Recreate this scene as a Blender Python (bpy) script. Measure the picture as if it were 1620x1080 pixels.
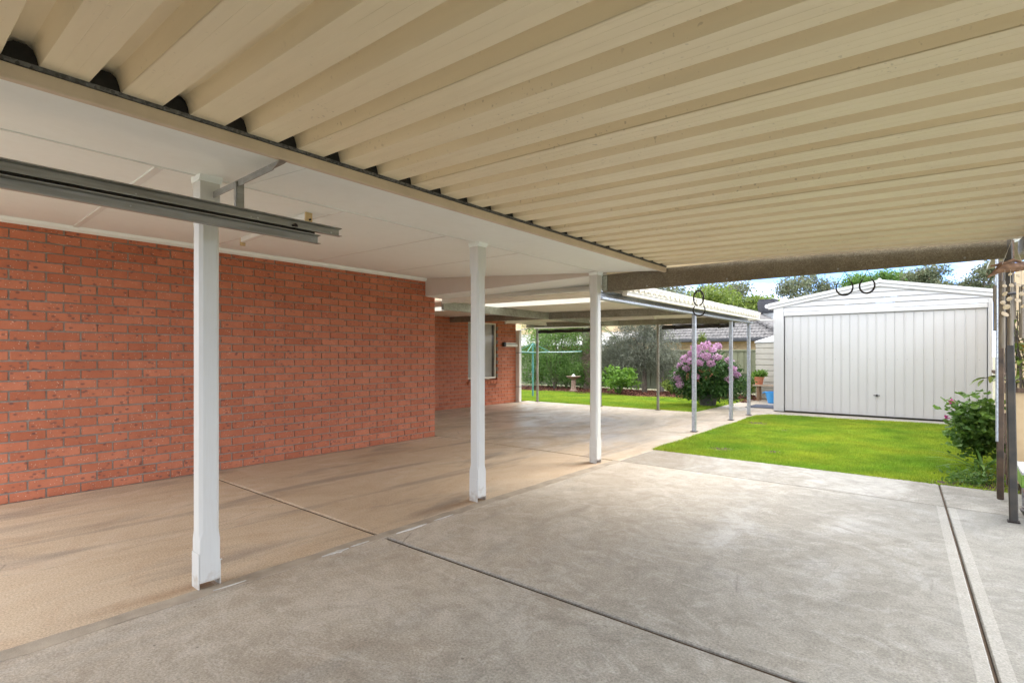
import bpy, bmesh, math, random
import numpy as np
from mathutils import Vector, Matrix

for o in list(bpy.data.objects):
    bpy.data.objects.remove(o, do_unlink=True)
random.seed(7)
RNG = np.random.default_rng(11)
R = math.radians
SC = bpy.context.scene
COL = SC.collection

# ------------------------------------------------------------------ camera
# world: camera stands at the origin, +Y runs along the house wall, +X to the boundary
cam_d = bpy.data.cameras.new('camera')
cam = bpy.data.objects.new('camera', cam_d)
COL.objects.link(cam)
cam.location = (0, 0, 1.24)
cam.rotation_euler = (R(90), 0, R(39.4))
cam_d.sensor_width = 36
cam_d.lens = 36 * 840 / 1620
cam_d.shift_y = 22 / 1620
cam_d.clip_start = 0.05
cam_d.clip_end = 2000
SC.camera = cam

# ------------------------------------------------------------------ sky and sun
SUN_EL, SUN_AZ = 48, 30          # azimuth: degrees from +Y towards +X
W = bpy.data.worlds.new('World')
SC.world = W
W.use_nodes = True
wn, wl = W.node_tree.nodes, W.node_tree.links
wn.clear()
wo = wn.new('ShaderNodeOutputWorld')
bg = wn.new('ShaderNodeBackground')
sky = wn.new('ShaderNodeTexSky')
sky.sky_type = 'NISHITA'
sky.sun_disc = False
sky.sun_elevation = R(SUN_EL)
sky.sun_rotation = R(SUN_AZ)
sky.altitude = 50
sky.air_density = 0.25
sky.dust_density = 0.0
sky.ozone_density = 4.0
tc = wn.new('ShaderNodeTexCoord')
mp = wn.new('ShaderNodeMapping')
mp.inputs['Location'].default_value = (8.5, 4.5, 0)
mp.inputs['Scale'].default_value = (1, 1, 3.2)
nz = wn.new('ShaderNodeTexNoise')
nz.inputs['Scale'].default_value = 2.6
nz.inputs['Detail'].default_value = 7
nz.inputs['Roughness'].default_value = 0.58
rp = wn.new('ShaderNodeValToRGB')
rp.color_ramp.elements[0].position = 0.42
rp.color_ramp.elements[0].color = (0, 0, 0, 1)
rp.color_ramp.elements[1].position = 0.58
rp.color_ramp.elements[1].color = (1, 1, 1, 1)
mx = wn.new('ShaderNodeMix')
mx.data_type = 'RGBA'
mx.inputs['B'].default_value = (8.0, 8.0, 8.0, 1)
wl.new(tc.outputs['Generated'], mp.inputs['Vector'])
wl.new(mp.outputs['Vector'], nz.inputs['Vector'])
wl.new(nz.outputs['Fac'], rp.inputs['Fac'])
wl.new(rp.outputs['Color'], mx.inputs['Factor'])
wl.new(sky.outputs['Color'], mx.inputs['A'])
wl.new(mx.outputs['Result'], bg.inputs['Color'])
bg.inputs['Strength'].default_value = 0.15
wl.new(bg.outputs['Background'], wo.inputs['Surface'])

sd = bpy.data.lights.new('sun', 'SUN')
sd.energy = 0.75
sd.angle = R(28)
sd.color = (1.0, 0.96, 0.9)
sun = bpy.data.objects.new('sun', sd)
COL.objects.link(sun)
sun.location = (5, 20, 30)
sun.rotation_euler = Vector((-math.sin(R(SUN_AZ)) * math.cos(R(SUN_EL)), -math.cos(R(SUN_AZ)) * math.cos(R(SUN_EL)), -math.sin(R(SUN_EL)))).to_track_quat('-Z', 'Y').to_euler()

SC.view_settings.view_transform = 'Standard'
SC.view_settings.look = 'None'
SC.view_settings.exposure = 2.32
SC.view_settings.gamma = 1.0
SC.render.engine = 'CYCLES'
SC.cycles.use_adaptive_sampling = True
SC.cycles.adaptive_threshold = 0.02
SC.cycles.use_denoising = True
SC.cycles.max_bounces = 6
SC.cycles.diffuse_bounces = 6
SC.cycles.transparent_max_bounces = 6

# ------------------------------------------------------------------ helpers: objects
def tag(o, label=None, cat=None, group=None, kind=None):
    if label: o['label'] = label
    if cat: o['category'] = cat
    if group: o['group'] = group
    if kind: o['kind'] = kind
    return o

def empty(name, loc=(0, 0, 0), rz=0, parent=None):
    o = bpy.data.objects.new(name, None)
    o.empty_display_size = 0.1
    COL.objects.link(o)
    o.location = loc
    o.rotation_euler = (0, 0, rz)
    if parent: o.parent = parent
    return o

def link(name, me, parent=None, loc=(0, 0, 0), rot=(0, 0, 0), sc=(1, 1, 1)):
    o = bpy.data.objects.new(name, me)
    COL.objects.link(o)
    o.location, o.rotation_euler, o.scale = loc, rot, sc
    if parent: o.parent = parent
    return o

def copy_tree(o, parent=None):
    c = o.copy()
    COL.objects.link(c)
    c.parent = parent
    for ch in [x for x in bpy.data.objects if x.parent == o]:
        copy_tree(ch, c)
    return c

class MB:
    """collects shapes, builds ONE mesh"""
    def __init__(s): s.v, s.f = [], []
    def add(s, vs, fs):
        n = len(s.v)
        s.v += [tuple(p) for p in vs]
        s.f += [tuple(i + n for i in f) for f in fs]
        return s
    def box(s, x0, x1, y0, y1, z0, z1):
        return s.add([(x0, y0, z0), (x1, y0, z0), (x1, y1, z0), (x0, y1, z0), (x0, y0, z1), (x1, y0, z1), (x1, y1, z1), (x0, y1, z1)],
                     [(0, 3, 2, 1), (4, 5, 6, 7), (0, 1, 5, 4), (1, 2, 6, 5), (2, 3, 7, 6), (3, 0, 4, 7)])
    def obox(s, c, size, m):
        h = [v / 2 for v in size]
        vs = [Vector(c) + m @ Vector((a * h[0], b * h[1], d * h[2])) for d in (-1, 1) for a, b in ((-1, -1), (1, -1), (1, 1), (-1, 1))]
        return s.add(vs, [(0, 3, 2, 1), (4, 5, 6, 7), (0, 1, 5, 4), (1, 2, 6, 5), (2, 3, 7, 6), (3, 0, 4, 7)])
    def hexa(s, p):      # eight points, bottom ring then top ring
        return s.add(p, [(0, 3, 2, 1), (4, 5, 6, 7), (0, 1, 5, 4), (1, 2, 6, 5), (2, 3, 7, 6), (3, 0, 4, 7)])
    def tube(s, pts, r, n=8, cap=True):
        pts = [Vector(p) for p in pts]
        rr = r if isinstance(r, (list, tuple)) else [r] * len(pts)
        rings, up = [], None
        for i, p in enumerate(pts):
            d = (pts[min(i + 1, len(pts) - 1)] - pts[max(i - 1, 0)]).normalized()
            if up is None:
                up = d.cross(Vector((0, 0, 1)) if abs(d.z) < 0.9 else Vector((1, 0, 0))).normalized()
            else:
                up = (up - d * up.dot(d)).normalized()
            w = d.cross(up)
            rings.append([p + (up * math.cos(2 * math.pi * k / n) + w * math.sin(2 * math.pi * k / n)) * rr[i] for k in range(n)])
        vs = [q for ring in rings for q in ring]
        fs = []
        for i in range(len(pts) - 1):
            for k in range(n):
                a, b = i * n + k, i * n + (k + 1) % n
                fs.append((a, b, b + n, a + n))
        if cap:
            fs.append(tuple(reversed(range(n))))
            fs.append(tuple(range((len(pts) - 1) * n, len(pts) * n)))
        return s.add(vs, fs)
    def lathe(s, prof, c=(0, 0, 0), n=24, wob=0):
        vs, fs = [], []
        for r, z in prof:
            for k in range(n):
                a = 2 * math.pi * k / n
                q = r * (1 + wob * math.sin(3 * a + 7 * z))
                vs.append((c[0] + q * math.cos(a), c[1] + q * math.sin(a), c[2] + z))
        for i in range(len(prof) - 1):
            for k in range(n):
                a, b = i * n + k, i * n + (k + 1) % n
                fs.append((a, b, b + n, a + n))
        return s.add(vs, fs)
    def prism(s, poly, axis, a, b):
        """poly: 2D outline; axis x: (y,z) outline, y: (x,z), z: (x,y)"""
        n = len(poly)
        def P(p, t):
            return (t, p[0], p[1]) if axis == 'x' else (p[0], t, p[1]) if axis == 'y' else (p[0], p[1], t)
        vs = [P(p, a) for p in poly] + [P(p, b) for p in poly]
        fs = [(k, (k + 1) % n, n + (k + 1) % n, n + k) for k in range(n)] + [tuple(reversed(range(n))), tuple(range(n, 2 * n))]
        return s.add(vs, fs)
    def mesh(s, name, mat, smooth=False, bevel=0, seg=1):
        me = bpy.data.meshes.new(name)
        me.from_pydata(s.v, [], s.f)
        bm = bmesh.new()
        bm.from_mesh(me)
        bmesh.ops.recalc_face_normals(bm, faces=bm.faces)
        if bevel:
            ed = [e for e in bm.edges if len(e.link_faces) == 2 and e.calc_face_angle(0) > 0.6]
            bmesh.ops.bevel(bm, geom=ed, offset=bevel, segments=seg, affect='EDGES', clamp_overlap=True)
        bm.to_mesh(me)
        bm.free()
        if smooth:
            me.polygons.foreach_set('use_smooth', [True] * len(me.polygons))
            me.set_sharp_from_angle(angle=R(28))
        if mat: me.materials.append(mat)
        return me
    def build(s, name, mat, parent=None, smooth=False, bevel=0, loc=(0, 0, 0), rot=(0, 0, 0), seg=1):
        return link(name, s.mesh(name, mat, smooth, bevel, seg), parent, loc, rot)

# ------------------------------------------------------------------ helpers: materials
class NT:
    def __init__(s, name):
        s.m = bpy.data.materials.new(name)
        s.m.use_nodes = True
        s.n, s.l = s.m.node_tree.nodes, s.m.node_tree.links
        s.b = s.n['Principled BSDF']
        s.out = s.n['Material Output']
        s._pos = None
    def N(s, t, **kw):
        n = s.n.new(t)
        for k, v in kw.items():
            setattr(n, k, v)
        return n
    def put(s, sock, v):
        if hasattr(v, 'is_linked') or isinstance(v, bpy.types.NodeSocket): s.l.new(v, sock)
        elif isinstance(v, (tuple, list)) and len(v) == 3 and sock.type == 'RGBA': sock.default_value = (*v, 1)
        else: sock.default_value = v
    def pos(s, obj=False):
        if obj: return s.N('ShaderNodeTexCoord').outputs['Object']
        if s._pos is None: s._pos = s.N('ShaderNodeNewGeometry').outputs['Position']
        return s._pos
    def scaled(s, vec, sc):
        n = s.N('ShaderNodeMapping')
        s.put(n.inputs['Vector'], vec)
        n.inputs['Scale'].default_value = sc
        return n.outputs['Vector']
    def noise(s, scale, detail=4, rough=0.55, vec=None, dist=0):
        n = s.N('ShaderNodeTexNoise')
        n.inputs['Scale'].default_value = scale
        n.inputs['Detail'].default_value = detail
        n.inputs['Roughness'].default_value = rough
        n.inputs['Distortion'].default_value = dist
        s.put(n.inputs['Vector'], vec if vec is not None else s.pos())
        return n.outputs['Fac']
    def voro(s, scale, vec=None, feature='F1', out='Distance', rnd=1):
        n = s.N('ShaderNodeTexVoronoi', feature=feature)
        n.inputs['Scale'].default_value = scale
        n.inputs['Randomness'].default_value = rnd
        s.put(n.inputs['Vector'], vec if vec is not None else s.pos())
        return n.outputs[out]
    def ramp(s, fac, stops):
        n = s.N('ShaderNodeValToRGB')
        e = n.color_ramp.elements
        while len(e) < len(stops): e.new(0.5)
        for k, (p, c) in enumerate(stops):
            e[k].position = p
            e[k].color = (c, c, c, 1) if not isinstance(c, (tuple, list)) else (*c, 1)
        s.put(n.inputs['Fac'], fac)
        return n.outputs['Color']
    def mix(s, fac, a, b, mode='MIX'):
        n = s.N('ShaderNodeMix', data_type='RGBA', blend_type=mode)
        s.put(n.inputs['Factor'], fac)
        s.put(n.inputs['A'], a)
        s.put(n.inputs['B'], b)
        return n.outputs['Result']
    def math(s, op, a, b=0.0, c=None):
        n = s.N('ShaderNodeMath', operation=op)
        s.put(n.inputs[0], a)
        s.put(n.inputs[1], b)
        if c is not None: s.put(n.inputs[2], c)
        return n.outputs[0]
    def rnd(s):
        a = s.N('ShaderNodeNewGeometry').outputs['Random Per Island']
        b = s.N('ShaderNodeObjectInfo').outputs['Random']
        return s.math('FRACT', s.math('ADD', a, b))
    def bump(s, h, strength=0.3, dist=0.01):
        n = s.N('ShaderNodeBump')
        n.inputs['Strength'].default_value = strength
        n.inputs['Distance'].default_value = dist
        s.put(n.inputs['Height'], h)
        s.l.new(n.outputs['Normal'], s.b.inputs['Normal'])
    def set(s, col=None, rough=None, metal=None, spec=None, **kw):
        if col is not None: s.put(s.b.inputs['Base Color'], col)
        if rough is not None: s.put(s.b.inputs['Roughness'], rough)
        if metal is not None: s.put(s.b.inputs['Metallic'], metal)
        if spec is not None: s.put(s.b.inputs['Specular IOR Level'], spec)
        for k, v in kw.items(): s.put(s.b.inputs[k], v)
        return s.m

def simple(name, c0, c1, scale=6, rough=0.6, metal=0, bump=0.0, bdist=0.003, bscale=None, spec=0.5, stretch=None):
    t = NT(name)
    v = t.scaled(t.pos(), stretch) if stretch else None
    n = t.noise(scale, 3, 0.6, v)
    col = t.mix(t.ramp(n, [(0.3, 0), (0.7, 1)]), c0, c1)
    if bump: t.bump(t.noise(bscale or scale * 6, 2, 0.6, v), bump, bdist)
    return t.set(col, rough, metal, spec)

M = {}
def painted(name, c, dirt, amt=0.35, rough=0.5, grain=None):
    """paint with faint grime and brush or rolling marks"""
    t = NT(name)
    g = t.noise(1.7, 3, 0.65)
    g2 = t.noise(14, 2, 0.6, t.scaled(t.pos(), grain) if grain else None)
    m = t.math('MULTIPLY', t.ramp(g, [(0.45, 0), (0.8, 1)]), amt)
    col = t.mix(m, c, dirt)
    col = t.mix(t.math('MULTIPLY', t.ramp(g2, [(0.4, 0), (0.75, 1)]), amt * 0.6), col, dirt)
    t.bump(g2, 0.12, 0.002)
    return t.set(col, t.math('MULTIPLY_ADD', g2, 0.25, rough - 0.12))

M['soffit'] = painted('soffit_paint', (0.84, 0.90, 0.895), (0.69, 0.70, 0.66), 0.18, 0.6)
M['bulk'] = painted('bulkhead_paint', (0.60, 0.545, 0.49), (0.48, 0.42, 0.36), 0.2, 0.6)  # shade on the bulkhead face put into a taupe colour
M['strip'] = painted('cover_strip_paint', (0.74, 0.775, 0.765), (0.6, 0.6, 0.56), 0.2, 0.5)
M['postpaint'] = painted('post_paint', (0.62, 0.62, 0.585), (0.5, 0.47, 0.4), 0.28, 0.42, (9, 9, 0.5))
def foot_grime(m):
    nt = m.node_tree
    b = nt.nodes['Principled BSDF']
    src = b.inputs['Base Color'].links[0].from_socket
    geo = nt.nodes.new('ShaderNodeNewGeometry'); sp = nt.nodes.new('ShaderNodeSeparateXYZ')
    nt.links.new(geo.outputs['Position'], sp.inputs[0])
    n = nt.nodes.new('ShaderNodeTexNoise'); n.inputs['Scale'].default_value = 24; n.inputs['Detail'].default_value = 4
    nt.links.new(geo.outputs['Position'], n.inputs['Vector'])
    a = nt.nodes.new('ShaderNodeMath'); a.operation = 'MULTIPLY_ADD'; a.inputs[1].default_value = -2.2
    nt.links.new(sp.outputs[2], a.inputs[0]); nt.links.new(n.outputs['Fac'], a.inputs[2])
    r = nt.nodes.new('ShaderNodeValToRGB'); r.color_ramp.elements[0].position = .32; r.color_ramp.elements[1].position = .62
    nt.links.new(a.outputs[0], r.inputs['Fac'])
    k = nt.nodes.new('ShaderNodeMath'); k.operation = 'MULTIPLY'; k.inputs[1].default_value = .6
    nt.links.new(r.outputs['Color'], k.inputs[0])
    mx_ = nt.nodes.new('ShaderNodeMix'); mx_.data_type = 'RGBA'; mx_.inputs['B'].default_value = (0.34, 0.25, 0.16, 1)
    nt.links.new(k.outputs[0], mx_.inputs['Factor']); nt.links.new(src, mx_.inputs['A'])
    nt.links.new(mx_.outputs['Result'], b.inputs['Base Color'])
foot_grime(M['postpaint'])
M['fascia'] = painted('fascia_paint', (0.60, 0.50, 0.38), (0.36, 0.28, 0.2), 0.35, 0.5)
M['shedwhite'] = painted('shed_paint', (0.52, 0.52, 0.515), (0.46, 0.44, 0.41), 0.25, 0.42, (6, 6, 0.25))
M['shedtrim'] = painted('shed_trim_paint', (0.53, 0.53, 0.52), (0.5, 0.48, 0.44), 0.2, 0.4)
M['creamtrim'] = painted('cream_trim_paint', (0.76, 0.72, 0.62), (0.5, 0.44, 0.34), 0.2, 0.45)
M['tank'] = painted('tank_steel_paint', (0.42, 0.39, 0.335), (0.36, 0.32, 0.26), 0.35, 0.5)
M['fence'] = painted('fence_steel_paint', (0.24, 0.25, 0.15), (0.12, 0.12, 0.07), 0.4, 0.5)
M['creamwall'] = painted('cream_render', (0.58, 0.43, 0.25), (0.38, 0.26, 0.14), 0.35, 0.8)
M['whiteframe'] = painted('white_frame', (0.78, 0.76, 0.7), (0.5, 0.46, 0.4), 0.2, 0.4)
M['black'] = simple('black_foam', (0.006, 0.006, 0.006), (0.02, 0.018, 0.016), 30, 0.9)
M['blackplastic'] = simple('black_plastic', (0.012, 0.01, 0.012), (0.03, 0.026, 0.03), 20, 0.45)
M['terracotta'] = simple('terracotta', (0.42, 0.13, 0.06), (0.55, 0.24, 0.13), 9, 0.75, bump=0.2)
M['bluetub'] = simple('blue_plastic', (0.03, 0.25, 0.62), (0.05, 0.32, 0.7), 5, 0.35)
M['darkpot'] = simple('dark_pot', (0.07, 0.07, 0.065), (0.13, 0.12, 0.11), 8, 0.7)
M['timber'] = simple('weathered_timber', (0.16, 0.09, 0.05), (0.3, 0.19, 0.11), 8, 0.75, bump=0.5, stretch=(6, 6, 0.6))
M['rotten'] = simple('rotten_timber', (0.05, 0.032, 0.02), (0.2, 0.13, 0.085), 14, 0.85, bump=0.9, bdist=0.01, stretch=(3, 3, 0.8))
M['benchtop'] = simple('bench_timber', (0.28, 0.2, 0.14), (0.42, 0.32, 0.23), 10, 0.7, bump=0.4)
M['driftwood'] = simple('driftwood', (0.12, 0.055, 0.025), (0.30, 0.16, 0.08), 9, 0.7, bump=0.6, stretch=(1, 4, 4))
M['shell'] = simple('shell', (0.36, 0.26, 0.14), (0.52, 0.41, 0.25), 40, 0.4)
M['string'] = simple('string', (0.55, 0.5, 0.4), (0.65, 0.6, 0.5), 30, 0.8)
M['tube'] = simple('bamboo_tube', (0.15, 0.115, 0.075), (0.28, 0.23, 0.16), 6, 0.45, stretch=(12, 12, 1))
M['iron'] = simple('rusted_iron', (0.012, 0.01, 0.009), (0.05, 0.034, 0.026), 60, 0.65, 0.5, bump=0.5)
M['soil'] = simple('soil', (0.05, 0.03, 0.02), (0.11, 0.065, 0.04), 5, 0.95, bump=0.8, bdist=0.02)
M['bark_grey'] = simple('grey_bark', (0.12, 0.10, 0.085), (0.30, 0.27, 0.24), 10, 0.9, bump=0.9, bdist=0.02, stretch=(3, 3, 0.5))
M['bark_dark'] = simple('dark_bark', (0.05, 0.04, 0.03), (0.14, 0.11, 0.08), 12, 0.9, bump=0.9, bdist=0.02, stretch=(3, 3, 0.5))
M['palm_bark'] = simple('palm_bark', (0.12, 0.08, 0.055), (0.36, 0.27, 0.2), 9, 0.9, bump=1.0, bdist=0.03, stretch=(1, 1, 4))
M['stone'] = simple('birdbath_stone', (0.22, 0.14, 0.10), (0.34, 0.24, 0.175), 16, 0.85, bump=0.5)
M['greenpaint'] = simple('green_edge_paint', (0.13, 0.26, 0.03), (0.22, 0.36, 0.06), 18, 0.6)
M['tabletop'] = simple('grey_table_top', (0.42, 0.43, 0.43), (0.58, 0.58, 0.57), 18, 0.45)
M['hoist'] = simple('hoist_enamel', (0.06, 0.22, 0.20), (0.10, 0.30, 0.27), 12, 0.45)
M['hoistwire'] = simple('hoist_line', (0.42, 0.48, 0.48), (0.5, 0.56, 0.56), 12, 0.5)
M['mat'] = simple('door_mat', (0.05, 0.06, 0.09), (0.09, 0.1, 0.13), 60, 0.95)
M['cooler'] = simple('cooler_plastic', (0.045, 0.045, 0.05), (0.085, 0.085, 0.095), 4, 0.6)
M['tan'] = simple('tan_plastic', (0.5, 0.36, 0.18), (0.62, 0.47, 0.26), 12, 0.5)
M['lamp'] = simple('lamp_diffuser', (0.74, 0.72, 0.66), (0.8, 0.78, 0.72), 5, 0.35)
M['filler'] = simple('joint_filler', (0.04, 0.024, 0.012), (0.09, 0.055, 0.028), 9, 0.9, bump=0.4)
M['gutterdark'] = simple('dark_gutter_paint', (0.03, 0.032, 0.036), (0.06, 0.06, 0.064), 6, 0.5)
M['gravel'] = simple('neighbour_ground', (0.12, 0.12, 0.06), (0.2, 0.18, 0.1), 2, 0.95)

# zinc-coated steel with its crystal spangle
def galv(name, c0, c1, metal=0.75, rough=0.42, stain=(0.10, 0.075, 0.04), amt=0.35, sc=70, fleck=0.0):
    t = NT(name)
    v = t.N('ShaderNodeTexVoronoi')
    v.inputs['Scale'].default_value = sc
    t.put(v.inputs['Vector'], t.pos())
    sep = t.N('ShaderNodeSeparateColor')
    t.l.new(v.outputs['Color'], sep.inputs['Color'])
    col = t.mix(sep.outputs['Red'], c0, c1)
    if fleck: col = t.mix(t.math('MULTIPLY', t.math('MULTIPLY', t.ramp(v.outputs['Distance'], [(0.25, 1), (0.5, 0)]), t.math('GREATER_THAN', sep.outputs['Blue'], 0.72)), fleck), col, (0.55, 0.5, 0.38))
    g = t.noise(3, 3, 0.7)
    col = t.mix(t.math('MULTIPLY', t.ramp(g, [(0.42, 0), (0.7, 1)]), amt), col, stain)
    t.bump(sep.outputs['Green'], 0.08, 0.001)
    return t.set(col, t.math('MULTIPLY_ADD', sep.outputs['Blue'], 0.2, rough), metal)
M['galv'] = galv('galvanised_steel', (0.30, 0.31, 0.31), (0.52, 0.53, 0.53))
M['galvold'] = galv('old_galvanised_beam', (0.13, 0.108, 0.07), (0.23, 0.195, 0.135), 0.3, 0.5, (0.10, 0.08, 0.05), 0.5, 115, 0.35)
M['galvmid'] = galv('shaded_cross_beam_steel', (0.24, 0.235, 0.19), (0.36, 0.35, 0.29), 0.3, 0.5)  # darker grey-olive variant of the purlin steel
M['flash'] = galv('dirty_flashing', (0.06, 0.06, 0.06), (0.2, 0.2, 0.2), 0.3, 0.6, (0.04, 0.04, 0.035), 0.5, 110)
M['galvgreen'] = galv('galvanised_purlin', (0.34, 0.36, 0.31), (0.5, 0.52, 0.46), 0.55, 0.45)
M['galvpost'] = galv('galvanised_post', (0.36, 0.39, 0.43), (0.56, 0.6, 0.64), 0.7, 0.36, (0.15, 0.13, 0.1), 0.25)
M['darkpost'] = simple('weathered_steel_post', (0.03, 0.029, 0.026), (0.085, 0.07, 0.05), 6, 0.42, 0.3)
M['rustpost'] = simple('rusted_post', (0.05, 0.036, 0.026), (0.14, 0.09, 0.055), 9, 0.6, 0.2, bump=0.4)
M['track'] = simple('door_track_steel', (0.22, 0.21, 0.185), (0.34, 0.33, 0.30), 14, 0.42, 0.35, stretch=(1, .25, 3))

# carport roof sheet: cream enamel with faint dust streaks along the sheet
def sheetmat(name, c, dirt, along='x', amt=0.4, rough=0.38):
    t = NT(name)
    st = (0.5, 5, 5)
    n1 = t.noise(3.0, 3, 0.65, t.scaled(t.pos(), st))
    n2 = t.noise(1.1, 3, 0.6)
    n3 = t.noise(55, 1, 0.6)
    col = t.mix(t.math('MULTIPLY', t.ramp(n1, [(0.42, 0), (0.7, 1)]), amt), c, dirt)
    col = t.mix(t.math('MULTIPLY', t.ramp(n2, [(0.4, 0), (0.75, 1)]), amt * 0.8), col, dirt)
    spots = t.math('MULTIPLY', t.ramp(n3, [(0.68, 0), (0.74, 1)]), t.ramp(n2, [(0.45, 0), (0.6, 0.8)]))
    col = t.mix(t.math('MULTIPLY', spots, 0.45), col, (0.14, 0.10, 0.055))
    t.bump(n1, 0.1, 0.002)
    return t.set(col, t.math('MULTIPLY_ADD', n1, 0.25, rough - 0.1))
M['sheet'] = sheetmat('carport_sheet', (0.85, 0.755, 0.555), (0.68, 0.58, 0.40), amt=0.25)
M['sheet2'] = sheetmat('patio_sheet', (0.88, 0.85, 0.77), (0.7, 0.63, 0.5), amt=0.25)
t = NT('clear_sheet')
tr = t.N('ShaderNodeBsdfTranslucent')
tr.inputs['Color'].default_value = (0.42, 0.40, 0.34, 1)
df = t.N('ShaderNodeBsdfDiffuse')
df.inputs['Color'].default_value = (0.75, 0.72, 0.62, 1)
ms = t.N('ShaderNodeMixShader')
ms.inputs[0].default_value = 0.3
t.l.new(tr.outputs[0], ms.inputs[1]); t.l.new(df.outputs[0], ms.inputs[2]); t.l.new(ms.outputs[0], t.out.inputs['Surface'])
M['clear'] = t.m

# bricks
def brickmat(name, lo, hi):
    t = NT(name)
    r = t.rnd()
    col = t.ramp(r, [(0.0, lo), (0.5, tuple((a + b) / 2 for a, b in zip(lo, hi))), (1.0, hi)])
    n = t.noise(9, 3, 0.7)
    col = t.mix(t.math('MULTIPLY', t.ramp(n, [(0.35, 0), (0.75, 1)]), 0.45), col, (lo[0] * 0.72, lo[1] * 0.72, lo[2] * 0.75))
    fine = t.noise(170, 1, 0.7)
    col = t.mix(t.math('MULTIPLY', t.ramp(fine, [(0.5, 0), (0.75, 1)]), 0.25), col, (0.5, 0.27, 0.18))
    # iron spots in loose groups, pale grit grains
    d = t.voro(23, t.scaled(t.pos(), (1, 0.75, 1.1)))
    sel = t.ramp(t.noise(11, 3, 0.6), [(0.46, 0), (0.54, 1)])
    spot = t.math('MULTIPLY', t.ramp(d, [(0.17, 1), (0.34, 0)]), sel)
    col = t.mix(t.math('MULTIPLY', spot, 0.68), col, (0.055, 0.04, 0.045))
    w = t.voro(52)
    wsel = t.ramp(t.noise(29, 1, 0.5), [(0.50, 0), (0.55, 1)])
    grit = t.math('MULTIPLY', t.ramp(w, [(0.13, 1), (0.22, 0)]), wsel)
    col = t.mix(t.math('MULTIPLY', grit, 0.75), col, (0.78, 0.66, 0.52))
    t.bump(fine, 0.45, 0.003)
    return t.set(col, t.math('MULTIPLY_ADD', fine, 0.25, 0.62), spec=0.35)
M['brick'] = brickmat('red_brick', (0.42, 0.122, 0.056), (0.54, 0.182, 0.094))
M['creambrick'] = brickmat('cream_brick', (0.42, 0.30, 0.16), (0.56, 0.42, 0.25))
M['mortar'] = simple('mortar', (0.23, 0.205, 0.17), (0.36, 0.325, 0.275), 40, 0.95, bump=0.6, bscale=180)
M['tile'] = simple('roof_tile', (0.075, 0.07, 0.068), (0.16, 0.15, 0.145), 3, 0.75, bump=0.3)
M['tile2'] = simple('terracotta_roof', (0.3, 0.2, 0.13), (0.42, 0.3, 0.2), 3, 0.75)

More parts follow.
